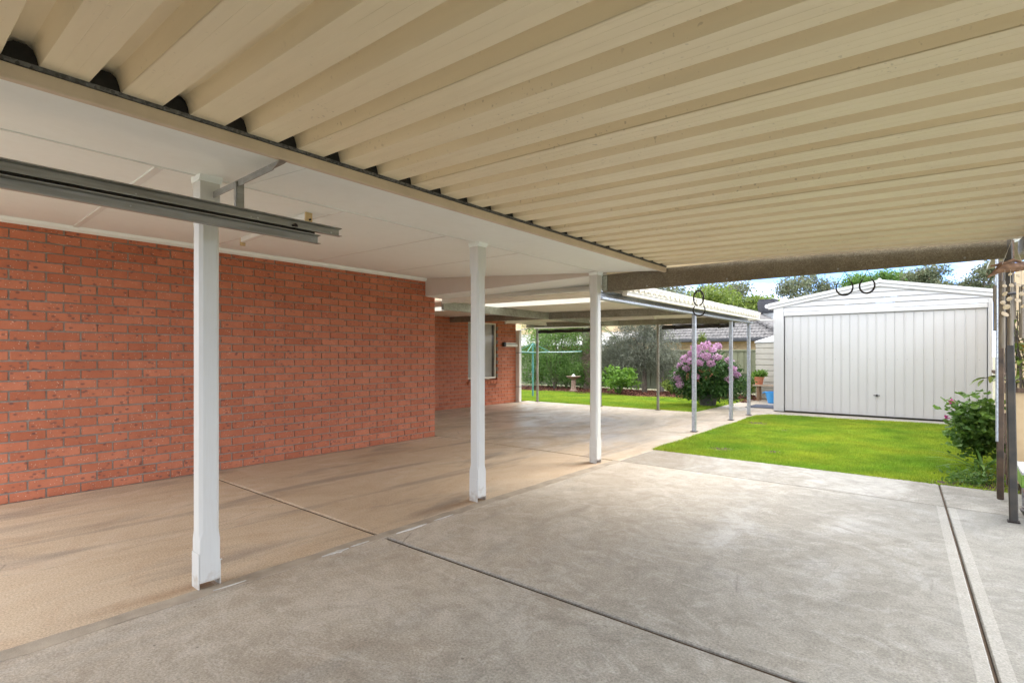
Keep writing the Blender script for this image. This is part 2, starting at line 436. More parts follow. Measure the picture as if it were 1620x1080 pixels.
# concrete: grey on the carport side, soil-stained on the house side
def concrete():
    t = NT('concrete')
    P = t.pos()
    sp = t.N('ShaderNodeSeparateXYZ')
    t.l.new(P, sp.inputs[0])
    X, Y = sp.outputs[0], sp.outputs[1]
    big = t.noise(1.1, 5, 0.68, t.scaled(P, (1.3, 0.8, 1)), 0.6)
    mid = t.noise(3.0, 6, 0.72, None, 1.6)
    wisp = t.noise(1.9, 4, 0.66, t.scaled(P, (1, 1.6, 1)), 2.6)
    fine = t.noise(95, 2, 0.75)
    grey = t.ramp(big, [(0.3, (0.33, 0.305, 0.26)), (0.5, (0.43, 0.40, 0.345)), (0.7, (0.53, 0.495, 0.435))])
    grey = t.mix(t.math('MULTIPLY', t.ramp(mid, [(0.45, 0), (0.72, 1)]), 0.5), grey, (0.22, 0.20, 0.165))
    grey = t.mix(t.math('MULTIPLY', t.ramp(wisp, [(0.53, 0), (0.62, 1), (0.70, 0)]), 0.45), grey, (0.58, 0.555, 0.51))
    patch = t.noise(7.5, 5, 0.75, None, 0.8)
    grey = t.mix(t.math('MULTIPLY', t.ramp(patch, [(0.48, 0), (0.6, 1)]), 0.35), grey, (0.23, 0.21, 0.175))
    grey = t.mix(t.math('MULTIPLY', t.ramp(patch, [(0.34, 1), (0.42, 0)]), 0.35), grey, (0.58, 0.55, 0.5))
    warm = t.ramp(big, [(0.25, (0.44, 0.32, 0.205)), (0.5, (0.53, 0.41, 0.285)), (0.75, (0.58, 0.48, 0.36))])
    streak = t.noise(1.3, 4, 0.6, t.scaled(P, (2.4, 0.42, 1)), 0.5)
    warm = t.mix(t.math('MULTIPLY', t.ramp(streak, [(0.52, 0), (0.66, 1)]), 0.62), warm, (0.25, 0.205, 0.165))
    warm = t.mix(t.math('MULTIPLY', t.ramp(mid, [(0.5, 0), (0.75, 1)]), 0.3), warm, (0.36, 0.20, 0.10))
    # the soil stain stops at the slab edge under the posts and thins out over the carport slab
    fade = t.math('ADD', X, t.math('MULTIPLY_ADD', big, 1.6, -0.8))
    inside = t.math('LESS_THAN', X, -3.0)
    soft = t.math('MULTIPLY', t.ramp(t.math('MULTIPLY_ADD', fade, 0.4, 1.2), [(0.0, 1), (0.8, 0)]), 0.42)
    far = t.math('MULTIPLY', inside, t.ramp(t.math('MULTIPLY', Y, 0.1), [(0.5, 1), (0.75, 0.5)]))
    col = t.mix(t.math('MAXIMUM', soft, far), grey, warm)
    # orange-brown streaks running out from the post feet
    foot_streak = None
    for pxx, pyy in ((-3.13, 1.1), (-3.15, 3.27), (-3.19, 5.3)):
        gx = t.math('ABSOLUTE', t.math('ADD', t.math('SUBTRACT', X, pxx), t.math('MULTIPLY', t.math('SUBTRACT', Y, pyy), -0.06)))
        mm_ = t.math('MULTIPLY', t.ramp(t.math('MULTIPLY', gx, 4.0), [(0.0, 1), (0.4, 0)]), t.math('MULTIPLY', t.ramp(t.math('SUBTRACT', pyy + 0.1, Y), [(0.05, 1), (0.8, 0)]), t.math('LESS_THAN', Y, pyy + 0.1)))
        foot_streak = mm_ if foot_streak is None else t.math('MAXIMUM', foot_streak, mm_)
    col = t.mix(t.math('MULTIPLY', foot_streak, t.math('MULTIPLY_ADD', mid, 0.6, 0.35)), col, (0.25, 0.125, 0.05))
    pale = t.math('MULTIPLY', t.ramp(streak, [(0.26, 1), (0.36, 0)]), t.ramp(mid, [(0.45, 0), (0.6, 1)]))
    col = t.mix(t.math('MULTIPLY', pale, 0.5), col, (0.66, 0.63, 0.59))
    # side shade painted into the slab towards the boundary, over concrete that is wet there
    shade_damp = t.ramp(t.math('ADD', t.math('MULTIPLY_ADD', X, 0.25, 0.75), t.math('MULTIPLY_ADD', big, 0.5, -0.25)), [(0.2, 0), (0.85, 1)])
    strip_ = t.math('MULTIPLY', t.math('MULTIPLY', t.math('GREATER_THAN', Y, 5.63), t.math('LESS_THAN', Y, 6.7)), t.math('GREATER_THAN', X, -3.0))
    shade_damp = t.math('MAXIMUM', t.math('MULTIPLY', shade_damp, t.math('LESS_THAN', Y, 5.63)), t.math('MULTIPLY', strip_, 0.5))
    col = t.mix(t.math('MULTIPLY', shade_damp, 0.95), col, (0.43, 0.45, 0.46), 'MULTIPLY')
    # smooth trowelled margins either side of the joints
    jl = t.math('ABSOLUTE', t.math('SUBTRACT', X, t.math('MULTIPLY_ADD', Y, -0.055, 0.295)))
    ml = t.math('MULTIPLY', t.math('LESS_THAN', jl, 0.062), t.math('LESS_THAN', Y, 5.62))
    jt = t.math('ABSOLUTE', t.math('SUBTRACT', Y, 2.252))
    mt = t.math('MULTIPLY', t.math('LESS_THAN', jt, 0.022), t.math('GREATER_THAN', X, -2.95))
    marg = t.math('MAXIMUM', ml, mt)
    col = t.mix(t.math('MULTIPLY', marg, 0.5), col, (0.33, 0.32, 0.29))
    vd = t.voro(7)
    dots = t.math('MULTIPLY', t.ramp(vd, [(0.03, 1), (0.06, 0)]), t.ramp(mid, [(0.5, 0), (0.55, 1)]))
    col = t.mix(t.math('MULTIPLY', dots, 0.6), col, (0.05, 0.035, 0.025))
    col = t.mix(0.45, col, t.ramp(fine, [(0.25, 0.1), (0.75, 0.9)]), 'OVERLAY')
    ck = t.voro(0.75, t.N('ShaderNodeMapping').outputs[0] if False else P, 'DISTANCE_TO_EDGE')
    ckm = t.math('MULTIPLY', t.ramp(ck, [(0.0, 1), (0.006, 0)]), t.ramp(big, [(0.56, 0), (0.6, 1)]))
    col = t.mix(t.math('MULTIPLY', ckm, 0.5), col, (0.08, 0.06, 0.045))
    hgt = t.math('MULTIPLY', fine, t.math('MULTIPLY_ADD', marg, -0.7, 1.0))
    t.bump(hgt, 0.4, 0.004)
    wet = t.ramp(t.math('ADD', big, t.math('MULTIPLY', t.ramp(t.math('MULTIPLY', Y, 0.1), [(0.5, 0), (0.66, 1)]), 0.16)), [(0.52, 0.78), (0.74, 0.28)])
    return t.set(col, wet, spec=0.4)
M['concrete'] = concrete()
M['mortarstrip'] = simple('edge_mortar', (0.30, 0.25, 0.19), (0.44, 0.37, 0.285), 7, 0.9, bump=0.7, bscale=120)
M['render_white'] = simple('white_mortar', (0.45, 0.42, 0.37), (0.62, 0.6, 0.56), 20, 0.9, bump=0.8, bscale=150)

def leafmat(name, lo, hi, trans=0.3, rough=0.5, dead=None):
    t = NT(name)
    r = t.rnd()
    col = t.ramp(r, [(0, lo), (0.55, tuple((a + b) / 2 for a, b in zip(lo, hi))), (1, hi)] if not dead else [(0, lo), (0.6, hi), (0.9, hi), (1, dead)])
    col = t.mix(0.35, col, t.ramp(t.noise(3.0, 3), [(0.3, 0.25), (0.7, 0.75)]), 'OVERLAY')
    tr = t.N('ShaderNodeBsdfTranslucent')
    t.put(tr.inputs['Color'], col)
    t.set(col, rough, spec=0.35)
    ms = t.N('ShaderNodeMixShader')
    ms.inputs[0].default_value = trans
    t.l.new(t.b.outputs[0], ms.inputs[1])
    t.l.new(tr.outputs[0], ms.inputs[2])
    t.l.new(ms.outputs[0], t.out.inputs['Surface'])
    return t.m
M['l_grey'] = leafmat('grey_green_leaf', (0.11, 0.125, 0.085), (0.25, 0.26, 0.19), 0.3)
M['l_dark'] = leafmat('dark_green_leaf', (0.03, 0.085, 0.02), (0.085, 0.18, 0.04), 0.25)
M['l_mid'] = leafmat('mid_green_leaf', (0.06, 0.14, 0.025), (0.17, 0.29, 0.06), 0.35)
M['l_bright'] = leafmat('bright_green_leaf', (0.09, 0.20, 0.02), (0.20, 0.34, 0.05), 0.35)
M['l_yellow'] = leafmat('yellow_green_leaf', (0.10, 0.16, 0.025), (0.22, 0.28, 0.05), 0.35)
M['l_euc'] = leafmat('gum_leaf', (0.075, 0.10, 0.05), (0.19, 0.215, 0.12), 0.3, dead=(0.2, 0.13, 0.07))
M['l_flower'] = leafmat('lilac_petal', (0.50, 0.25, 0.44), (0.78, 0.54, 0.70), 0.3, 0.6)
M['l_orange'] = leafmat('faded_petal', (0.5, 0.16, 0.08), (0.55, 0.3, 0.2), 0.3)
M['l_vine'] = leafmat('glossy_leaf', (0.06, 0.11, 0.02), (0.17, 0.22, 0.045), 0.25, 0.35, dead=(0.35, 0.2, 0.04))
def grassmat():
    m = leafmat('grass_blade', (0.215, 0.35, 0.026), (0.41, 0.53, 0.07), 0.4, 0.6)
    nt = m.node_tree
    b = nt.nodes['Principled BSDF']
    src = b.inputs['Base Color'].links[0].from_socket
    geo = nt.nodes.new('ShaderNodeNewGeometry')
    n = nt.nodes.new('ShaderNodeTexNoise'); n.inputs['Scale'].default_value = 1.1; n.inputs['Detail'].default_value = 5
    nt.links.new(geo.outputs['Position'], n.inputs['Vector'])
    r = nt.nodes.new('ShaderNodeValToRGB')
    r.color_ramp.elements[0].position = .35; r.color_ramp.elements[0].color = (0.7, 0.85, 0.7, 1)
    r.color_ramp.elements[1].position = .68; r.color_ramp.elements[1].color = (1.25, 1.05, 0.9, 1)
    nt.links.new(n.outputs['Fac'], r.inputs['Fac'])
    mx_ = nt.nodes.new('ShaderNodeMix'); mx_.data_type = 'RGBA'; mx_.blend_type = 'MULTIPLY'; mx_.inputs['Factor'].default_value = 1
    nt.links.new(src, mx_.inputs['A']); nt.links.new(r.outputs['Color'], mx_.inputs['B'])
    nt.links.new(mx_.outputs['Result'], b.inputs['Base Color'])
    for x in nt.nodes:
        if x.type == 'BSDF_TRANSLUCENT': nt.links.new(mx_.outputs['Result'], x.inputs['Color'])
    return m
M['grass'] = grassmat()
M['grass_old'] = leafmat('grass_blade', (0.17, 0.30, 0.015), (0.34, 0.46, 0.045), 0.4, 0.6)
M['frond'] = leafmat('palm_frond', (0.05, 0.09, 0.02), (0.12, 0.17, 0.04), 0.3)
M['mulch'] = leafmat('bark_chip', (0.06, 0.025, 0.015), (0.24, 0.10, 0.06), 0.0, 0.9)
M['magenta'] = leafmat('magenta_petal', (0.4, 0.02, 0.16), (0.5, 0.05, 0.25), 0.2)
def turf():
    t = NT('turf')
    n = t.noise(1.3, 6, 0.65)
    f = t.noise(60, 4, 0.7)
    col = t.ramp(f, [(0.3, (0.12, 0.205, 0.02)), (0.7, (0.25, 0.35, 0.055))])
    col = t.mix(t.ramp(n, [(0.62, 0), (0.72, 0.7)]), col, (0.09, 0.075, 0.04))
    t.bump(f, 0.7, 0.02)
    return t.set(col, 0.9, spec=0.2)
M['turf'] = turf()
# glass of the house window
t = NT('window_glass')
t.set((0.05, 0.055, 0.055), 0.04, spec=0.8)
t.b.inputs['Transmission Weight'].default_value = 0.0
t.b.inputs['Alpha'].default_value = 0.12
M['glass'] = t.m
M['curtain'] = simple('curtain', (0.76, 0.75, 0.70), (0.84, 0.83, 0.78), 3, 0.9)

# ------------------------------------------------------------------ ground
HOUSE_X, WALL2_X, POST_X, FASC_X = -6.1, -8.9, -3.1, -2.35
g = MB().add([(-600, -600, -0.09), (600, -600, -0.09), (600, 600, -0.09), (-600, 600, -0.09)], [(0, 1, 2, 3)]).build('ground', M['gravel'])
tag(g, kind='structure')

drive = empty('driveway')
tag(drive, kind='structure')
MB().box(-9.0, 1.6, -9, 11.5, -0.08, -0.014).build('joint_filler', M['filler'], drive)
def slab(poly, z=0.0):
    mb = MB().prism(poly, 'z', -0.07, z)
    return mb.build('concrete_slab', M['concrete'], drive, bevel=0.006)
def jx(y, d): return 0.295 - 0.055 * y + d
G_ = 0.007
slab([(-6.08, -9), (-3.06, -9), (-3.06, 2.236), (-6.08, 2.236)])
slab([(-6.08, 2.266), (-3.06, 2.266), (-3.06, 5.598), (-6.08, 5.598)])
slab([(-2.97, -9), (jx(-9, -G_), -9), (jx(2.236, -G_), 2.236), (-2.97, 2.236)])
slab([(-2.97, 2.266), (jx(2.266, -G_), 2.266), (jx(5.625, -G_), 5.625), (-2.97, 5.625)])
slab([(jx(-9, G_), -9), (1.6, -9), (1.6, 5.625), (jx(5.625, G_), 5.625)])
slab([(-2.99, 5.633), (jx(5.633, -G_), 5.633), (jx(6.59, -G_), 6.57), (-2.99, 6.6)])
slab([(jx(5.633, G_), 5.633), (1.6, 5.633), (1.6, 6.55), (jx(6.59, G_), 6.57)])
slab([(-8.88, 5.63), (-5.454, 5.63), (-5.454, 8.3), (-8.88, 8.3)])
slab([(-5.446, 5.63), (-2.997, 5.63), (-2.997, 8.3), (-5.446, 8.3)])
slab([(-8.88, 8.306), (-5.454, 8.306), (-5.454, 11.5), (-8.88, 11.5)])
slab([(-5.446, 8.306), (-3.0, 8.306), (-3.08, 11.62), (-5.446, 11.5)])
# strip of mortar where the verandah slab meets the carport slab
pl, pr = [], []
for k in range(61):
    y = -1.0 + 6.62 * k / 60
    pl.append((-3.062 + random.uniform(-.008, .008), y)); pr.append((-2.962 + random.uniform(-.012, .012), y))
MB().prism(pl + pr[::-1], 'z', -0.03, 0.003).build('edge_mortar', M['mortarstrip'], drive)
for (y0, y1, w, xo) in ((1.16, 1.33, .016, -2.985), (1.78, 1.97, .034, -2.975), (1.99, 2.13, .02, -2.985), (2.34, 2.62, .022, -2.965), (2.7, 2.9, .012, -2.975)):
    a, b = [], []
    for k in range(13):
        y = y0 + (y1 - y0) * k / 12
        ww = w * math.sin(math.pi * (k + .3) / 12.6) * random.uniform(.5, 1.2)
        a.append((xo - ww * .5, y)); b.append((xo + ww * .5, y))
    MB().prism(a + b[::-1], 'z', -0.01, 0.0065).build('mortar_crust', M['render_white'], drive)

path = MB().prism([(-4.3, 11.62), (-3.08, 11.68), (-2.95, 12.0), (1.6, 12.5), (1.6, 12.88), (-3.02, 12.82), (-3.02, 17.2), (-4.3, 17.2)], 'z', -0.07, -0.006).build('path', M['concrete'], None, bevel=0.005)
tag(path, kind='structure')

def sheet(name, poly, z, mat):
    o = MB().add([(x, y, z) for x, y in poly], [tuple(range(len(poly)))]).build(name, mat)
    return tag(o, kind='structure')
near_poly = [(-3.0, 6.6), (-0.06, 6.575), (0.5, 6.55), (0.5, 12.38), (-2.9, 11.98), (-3.06, 11.7)]
far_poly = [(-16, 11.5), (-4.3, 11.5), (-4.3, 15.6), (-5.0, 15.2), (-6.2, 15.0), (-7.4, 14.8), (-8.6, 15.3), (-9.9, 15.1), (-11.1, 14.9), (-16, 15.0)]
sheet('lawn', near_poly, -0.012, M['turf'])
sheet('lawn', far_poly, -0.012, M['turf'])
sheet('garden_bed', [(-16, 14.5), (-4.0, 14.5), (-3.6, 18.1), (-16, 18.1)], -0.03, M['soil'])
sheet('garden_soil', [(0.3, 6.5), (1.6, 6.5), (1.6, 12.8), (0.3, 12.8)], -0.005, M['soil'])

for bx, by, br in ((.28, 6.82, .26), (-.02, 6.7, .12), (-2.35, 7.25, .17), (-2.7, 10.4, .24), (-1.75, 7.45, .13), (-2.1, 9.7, .15), (.3, 7.4, .2)):
    pts_ = [(bx + br * random.uniform(.5, 1.25) * math.cos(k * .42), by + br * random.uniform(.5, 1.25) * math.sin(k * .42)) for k in range(15)]
    sheet('bare_soil', pts_, -0.007, M['soil'])

def inpoly(P, poly):
    x, y = P[:, 0], P[:, 1]
    ins = np.zeros(len(P), bool)
    j = len(poly) - 1
    for i in range(len(poly)):
        xi, yi = poly[i]; xj, yj = poly[j]
        c = ((yi > y) != (yj > y)) & (x < (xj - xi) * (y - yi) / (yj - yi + 1e-12) + xi)
        ins ^= c
        j = i
    return ins

def npmesh(name, verts, faces_n, mat):
    """verts (N,3); every face uses faces_n consecutive vertices"""
    n = len(verts)
    me = bpy.data.meshes.new(name)
    me.vertices.add(n)
    me.vertices.foreach_set('co', np.asarray(verts, np.float32).ravel())
    me.loops.add(n)
    me.loops.foreach_set('vertex_index', np.arange(n, dtype=np.int32))
    me.polygons.add(n // faces_n)
    me.polygons.foreach_set('loop_start', np.arange(0, n, faces_n, dtype=np.int32))
    me.update(calc_edges=True)
    me.materials.append(mat)
    return me

def blades(name, poly, n, h, mat, label, z=-0.012, bare=()):
    xs = [p[0] for p in poly]; ys = [p[1] for p in poly]
    P = np.c_[RNG.uniform(max(min(xs), -13), max(xs), n), RNG.uniform(min(ys), max(ys), n)]
    P = P[inpoly(P, poly)]
    keep = np.ones(len(P), bool)
    dens = 0.5 + 0.5 * np.sin(P[:, 0] * 2.3 + 1.2 * np.sin(P[:, 1] * 1.7)) * np.sin(P[:, 1] * 2.9 + P[:, 0])
    hh = h * (0.65 + 0.5 * dens) * RNG.uniform(0.6, 1.25, len(P))
    for bx, by, br in bare:
        d = np.hypot((P[:, 0] - bx), (P[:, 1] - by)) / br
        keep &= RNG.uniform(0, 1, len(P)) < np.clip(d ** 1.5, 0.12, 1)
    P, hh = P[keep], hh[keep]
    a = RNG.uniform(0, 2 * np.pi, len(P))
    w = RNG.uniform(.003, .006, len(P)) * 1.3
    lean = RNG.uniform(0.1, 0.9, len(P)) * hh
    la = RNG.uniform(0, 2 * np.pi, len(P))
    V = np.zeros((len(P), 3, 3))
    V[:, 0] = np.c_[P[:, 0] - np.cos(a) * w, P[:, 1] - np.sin(a) * w, np.full(len(P), z)]
    V[:, 1] = np.c_[P[:, 0] + np.cos(a) * w, P[:, 1] + np.sin(a) * w, np.full(len(P), z)]
    V[:, 2] = np.c_[P[:, 0] + np.cos(la) * lean, P[:, 1] + np.sin(la) * lean, z + hh]
    o = link(name, npmesh(name, V.reshape(-1, 3), 3, mat))
    return tag(o, label, 'grass', kind='stuff')
blades('grass', [(-3.02, 6.58), (0.5, 6.54), (0.5, 12.4), (-2.9, 12.0), (-3.08, 11.7)], 230000, .035, M['grass'], 'short bright green lawn grass in front of the white shed',
       bare=[(.28, 6.82, .42), (-.02, 6.7, .2), (-2.35, 7.25, .28), (-2.7, 10.4, .38), (-1.75, 7.45, .22), (-2.1, 9.7, .26), (.3, 7.4, .3)])
blades('grass', far_poly, 170000, .045, M['grass'], 'bright green lawn grass behind the patio roof posts')

# bark mulch in the bed
def chips(n):
    P = np.c_[RNG.uniform(-13, -4.1, n), RNG.uniform(14.7, 17.6, n)]
    c = np.c_[P, RNG.uniform(-.02, .02, n)]
    u = RNG.normal(0, 1, (n, 3)) * (1, 1, .35); u /= np.linalg.norm(u, axis=1)[:, None]
    v = RNG.normal(0, 1, (n, 3)) * (1, 1, .35); v -= u * (u * v).sum(1)[:, None]; v /= np.linalg.norm(v, axis=1)[:, None]
    L = RNG.uniform(.015, .045, n)[:, None]; Wd = RNG.uniform(.006, .018, n)[:, None]
    V = np.stack([c - u * L - v * Wd, c + u * L - v * Wd * .7, c + u * L * .9 + v * Wd, c - u * L * .8 + v * Wd], 1)
    return V.reshape(-1, 3)
o = link('mulch', npmesh('mulch', chips(16000), 4, M['mulch']))
tag(o, 'reddish brown bark mulch in the garden bed by the back fence', 'mulch', kind='stuff')

# ------------------------------------------------------------------ house: brick walls
house = empty('house', (HOUSE_X, 2.5, 0))
tag(house, 'red brick house with long speckled wall under the verandah ceiling', 'house')
def hparent(o, p=house):
    o.parent = p
    o.matrix_parent_inverse = p.matrix_world.inverted() if p.matrix_world else Matrix()
    return o
bpy.context.view_layer.update()
CH, BL = 2.4 / 28, 0.24
def local(o, root):      # child built in world coordinates
    o.parent = root
    o.matrix_parent_inverse = Matrix.Translation(-root.location)
    return o

def brick_mesh(L, name='brick'):
    return MB().box(-.055, 0, 0, L - .012, 0, CH - .012).mesh(name, M['brick'], bevel=.0028)
full, half = brick_mesh(BL), brick_mesh(BL / 2)
wall = local(MB().box(-6.34, -6.111, -0.1, 5.565, -0.02, 2.52).build('brick_wall', M['mortar']), house)
cells = []
for r in range(28):
    off = (BL / 2 if r % 2 else 0) + (.02 if (r * 7) % 3 else 0) * 0
    y = 5.57 - BL
    if r % 2:
        cells.append((5.57 - BL / 2, r, half)); y = 5.57 - BL / 2 - BL
    while y > -0.1:
        cells.append((y, r, full))
        y -= BL
vis = [c for c in cells if c[0] > 0.42]
vis.sort(key=lambda c: c[0])
own = set(id(c) for c in vis[:300])
rest = MB()
WM = wall
for c in cells:
    y, r, me = c
    dx = random.uniform(-.0025, .0025); z = r * CH + random.uniform(-.0012, .0012)
    if id(c) in own:
        b = link('brick', me, None, (-6.1 + dx, y + random.uniform(-.002, .002), z), (random.uniform(-.004, .004), 0, random.uniform(-.006, .006)))
        b.parent = WM
        b.matrix_parent_inverse = WM.matrix_world.inverted()
    else:
        vs = [v.co for v in me.vertices]
        rest.add([(p.x - 6.1 + dx, p.y + y, p.z + z) for p in vs], [tuple(f.vertices) for f in me.polygons])
o = rest.build('brick_courses', M['brick'])
o.parent = WM
o['kind'] = 'stuff'

# return of the wall and the wall with the window, farther back
local(MB().box(-8.95, -6.35, 5.35, 5.56, -0.02, 2.5).build('brick_wall', M['brick']), house)
wall2 = local(MB().box(-9.15, -8.909, 5.57, 9.16, -0.02, 2.3).box(-9.15, -8.909, 10.26, 11.0, -0.02, 2.3).box(-9.15, -8.909, 9.16, 10.26, -0.02, .62).box(-9.15, -8.909, 9.16, 10.26, 2.06, 2.3).build('brick_wall', M['mortar']), house)
rest = MB()
for r in range(25):
    y = 11.0 - (BL / 2 if r % 2 else 0)
    spans = []
    if r % 2: spans.append((11.0 - BL / 2, 11.0))
    while y > 5.6:
        spans.append((y - BL, y)); y -= BL
    z0 = r * CH
    for a, b in spans:
        zs = [(a, b)]
        if z0 + CH > .66 and z0 < 2.05:
            zs = []
            if a < 9.18: zs.append((a, min(b, 9.18)))
            if b > 10.24: zs.append((max(a, 10.24), b))
        for p, q in zs:
            if q - p < .04: continue
            dx = random.uniform(-.0025, .0025)
            rest.box(-8.96, -8.9 + dx, p + .005, q - .005, z0, z0 + CH - .010)
o = rest.build('brick_courses', M['brick'])
o.parent = wall2
o['kind'] = 'stuff'
# window: frame, mullion, pane, curtain, sloping brick sill
win = local(MB().box(-8.99, -8.945, 9.18, 9.215, .66, 2.06).box(-8.99, -8.945, 10.205, 10.24, .66, 2.06).box(-8.99, -8.945, 9.215, 10.205, .66, .70).box(-8.99, -8.945, 9.215, 10.205, 2.02, 2.06).box(-8.99, -8.95, 9.68, 9.71, .70, 2.02).build('window', M['creamtrim']), house)
def sub(o, p):
    o.parent = p
    o.matrix_parent_inverse = Matrix.Translation(-Vector(house.location))
    return o
o = MB().box(-8.973, -8.967, 9.21, 10.21, .70, 2.02).build('pane', M['glass']); o.parent = win
mb = MB()
cv = []
for k in range(90):
    y = 9.2 + 1.02 * k / 89
    cv.append((y, -9.08 + .016 * math.sin(k * 1.35) + .006 * math.sin(k * .5)))
for k in range(89):
    mb.add([(cv[k][1], cv[k][0], .66), (cv[k + 1][1], cv[k + 1][0], .66), (cv[k + 1][1], cv[k + 1][0], 2.06), (cv[k][1], cv[k][0], 2.06)], [(0, 1, 2, 3)])
o = mb.build('curtain', M['curtain'], smooth=True); o.parent = win
o = MB().box(-9.6, -9.5, 8.9, 10.5, .3, 2.2).build('dark_room', M['blackplastic']); o.parent = win
mb = MB()
for k in range(10):
    y = 9.13 + .115 * k
    mb.hexa([(-9.0, y, .56), (-8.855, y, .525), (-8.855, y + .105, .525), (-9.0, y + .105, .56), (-9.0, y, .645), (-8.84, y, .60), (-8.84, y + .105, .60), (-9.0, y + .105, .645)])
o = mb.build('sill', M['brick'], bevel=.004); o.parent = win
# house roof, seen only as the cover over wall and rooms
local(MB().hexa([(-14.5, -0.4, 2.56), (-6.0, -0.4, 2.56), (-6.0, 5.9, 2.56), (-14.5, 5.9, 2.56), (-11, 0, 3.9), (-9.5, 0, 3.9), (-9.5, 3, 3.9), (-11, 3, 3.9)]).build('roof', M['tile2']), house)
local(MB().box(-14.5, -9.0, 5.9, 11.2, 2.35, 2.6).build('roof', M['tile2']), house)

# ------------------------------------------------------------------ verandah: ceiling, fascia, posts
ver = empty('verandah', (POST_X, 3.3, 0))
tag(ver, 'white lined verandah with three white timber posts along the brick wall', 'verandah')
def vp(o): return local(o, ver)
SL = .2 / 3.0
def cz(x): return 2.4 - SL * (x - HOUSE_X)
strips = [(-.05, -.2), (1.2, .95), (2.32, 2.02), (3.5, 2.97), (4.62, 3.9)]
edges = [(-.6, -.65)] + strips + [(5.42, 5.42)]
X0, X1 = -6.2, -3.1
for k in range(len(edges) - 1):
    (a, b), (c, d) = edges[k], edges[k + 1]
    vp(MB().hexa([(X0, a, cz(X0)), (X1, b, cz(X1)), (X1, d, cz(X1)), (X0, c, cz(X0)), (X0, a, cz(X0) + .01), (X1, b, cz(X1) + .01), (X1, d, cz(X1) + .01), (X0, c, cz(X0) + .01)]).build('ceiling_panel', M['soffit']))
def zf(x): return cz(X1) - .055 * (x - X1) / .75
for k, (a, b) in enumerate(((-.65, -.35), (-.34, 1.36), (1.364, 3.36), (3.364, 5.42))):
    vp(MB().hexa([(X1, a, zf(X1) + .0), (FASC_X + .01, a, zf(FASC_X)), (FASC_X + .01, b, zf(FASC_X)), (X1, b, zf(X1)), (X1, a, zf(X1) + .012), (FASC_X + .01, a, zf(FASC_X) + .012), (FASC_X + .01, b, zf(FASC_X) + .012), (X1, b, zf(X1) + .012)]).build('eave_panel', M['soffit']))
for k, (a, b) in enumerate(strips):
    w = .02 if k < 2 else .009
    d = .009 if k < 2 else .003
    x0 = -6.07
    vp(MB().hexa([(x0, a - w, cz(x0) - d), (X1 - .01, b - w, cz(X1) - d), (X1 - .01, b + w, cz(X1) - d), (x0, a + w, cz(x0) - d), (x0, a - w, cz(x0) + .004), (X1 - .01, b - w, cz(X1) + .004), (X1 - .01, b + w, cz(X1) + .004), (x0, a + w, cz(x0) + .004)]).build('cover_strip', M['strip'], bevel=.002))
vp(MB().hexa([(-3.108, -.6, cz(X1) - .006), (-3.092, -.6, cz(X1) - .006), (-3.092, 5.41, cz(X1) - .006), (-3.108, 5.41, cz(X1) - .006), (-3.108, -.6, cz(X1) + .004), (-3.092, -.6, cz(X1) + .004), (-3.092, 5.41, cz(X1) + .004), (-3.108, 5.41, cz(X1) + .004)]).build('cover_strip', M['strip']))
vp(MB().prism([(-6.098, 2.352), (-6.06, 2.37), (-6.052, 2.405), (-6.098, 2.41)], 'y', -.1, 5.36).build('cornice', M['soffit']))
vp(MB().hexa([(-6.098, 5.36, 2.135), (-3.05, 5.43, 2.185), (-3.05, 5.95, 2.145), (-6.098, 5.70, 2.125), (-6.098, 5.36, 2.42), (-3.05, 5.43, 2.3), (-3.05, 5.95, 2.3), (-6.098, 5.70, 2.42)]).build('bulkhead', M['bulk'], bevel=.004))
vp(MB().hexa([(-6.09, 5.37, 2.126), (-3.06, 5.44, 2.176), (-3.06, 5.945, 2.136), (-6.09, 5.695, 2.116), (-6.09, 5.37, 2.1325), (-3.06, 5.44, 2.1825), (-3.06, 5.945, 2.1425), (-6.09, 5.695, 2.1225)]).build('bulkhead_lining', M['soffit']))
vp(MB().hexa([(-6.098, 5.703, 2.045), (-3.12, 5.953, 2.045), (-3.12, 5.97, 2.045), (-6.098, 5.72, 2.085), (-6.098, 5.703, 2.40), (-3.12, 5.953, 2.3), (-3.12, 5.97, 2.3), (-6.098, 5.72, 2.40)]).build('apron_flashing', M['creamtrim']))
vp(MB().box(FASC_X, FASC_X + .03, -.66, 5.42, 2.125, 2.176).build('fascia_board', M['fascia'], bevel=.003))
vp(MB().box(FASC_X - .01, FASC_X + .034, -.66, 5.41, 2.177, 2.192).build('flashing', M['flash']))
vp(MB().box(-2.48, -2.445, -.62, 5.41, 2.168, 2.425).build('eave_blocking', M['black']))  # dark block added to stop light leaking above the rib infills
vp(MB().box(-6.4, FASC_X - .02, -.6, 5.95, 2.43, 2.47).build('roof_deck', M['galv']))

def post_mesh():
    s, ch = .05, .016
    prof = [(.042, .0015), (.255, .0015), (.30, ch), (1.93, ch), (1.985, .0015), (2.2, .0015)]
    mb = MB(); vs = []; fs = []
    for z, c in prof:
        vs += [(-s + c, -s, z), (s - c, -s, z), (s, -s + c, z), (s, s - c, z), (s - c, s, z), (-s + c, s, z), (-s, s - c, z), (-s, -s + c, z)]
    for i in range(len(prof) - 1):
        for k in range(8):
            fs.append((i * 8 + k, i * 8 + (k + 1) % 8, i * 8 + 8 + (k + 1) % 8, i * 8 + 8 + k))
    fs += [tuple(range(7, -1, -1)), tuple(range(40, 48))]
    return mb.add(vs, fs).mesh('post', M['postpaint'])
pm = post_mesh()
stir = MB().box(-.046, .046, -.0555, -.0505, .0, .19).box(-.046, .046, .0505, .0555, .0, .13).box(-.046, .046, -.0505, .0505, .033, .0415).tube([(.012, .0555, .12), (.012, .075, .122)], .004, 6).mesh('post_stirrup', M['postpaint'], bevel=.001)
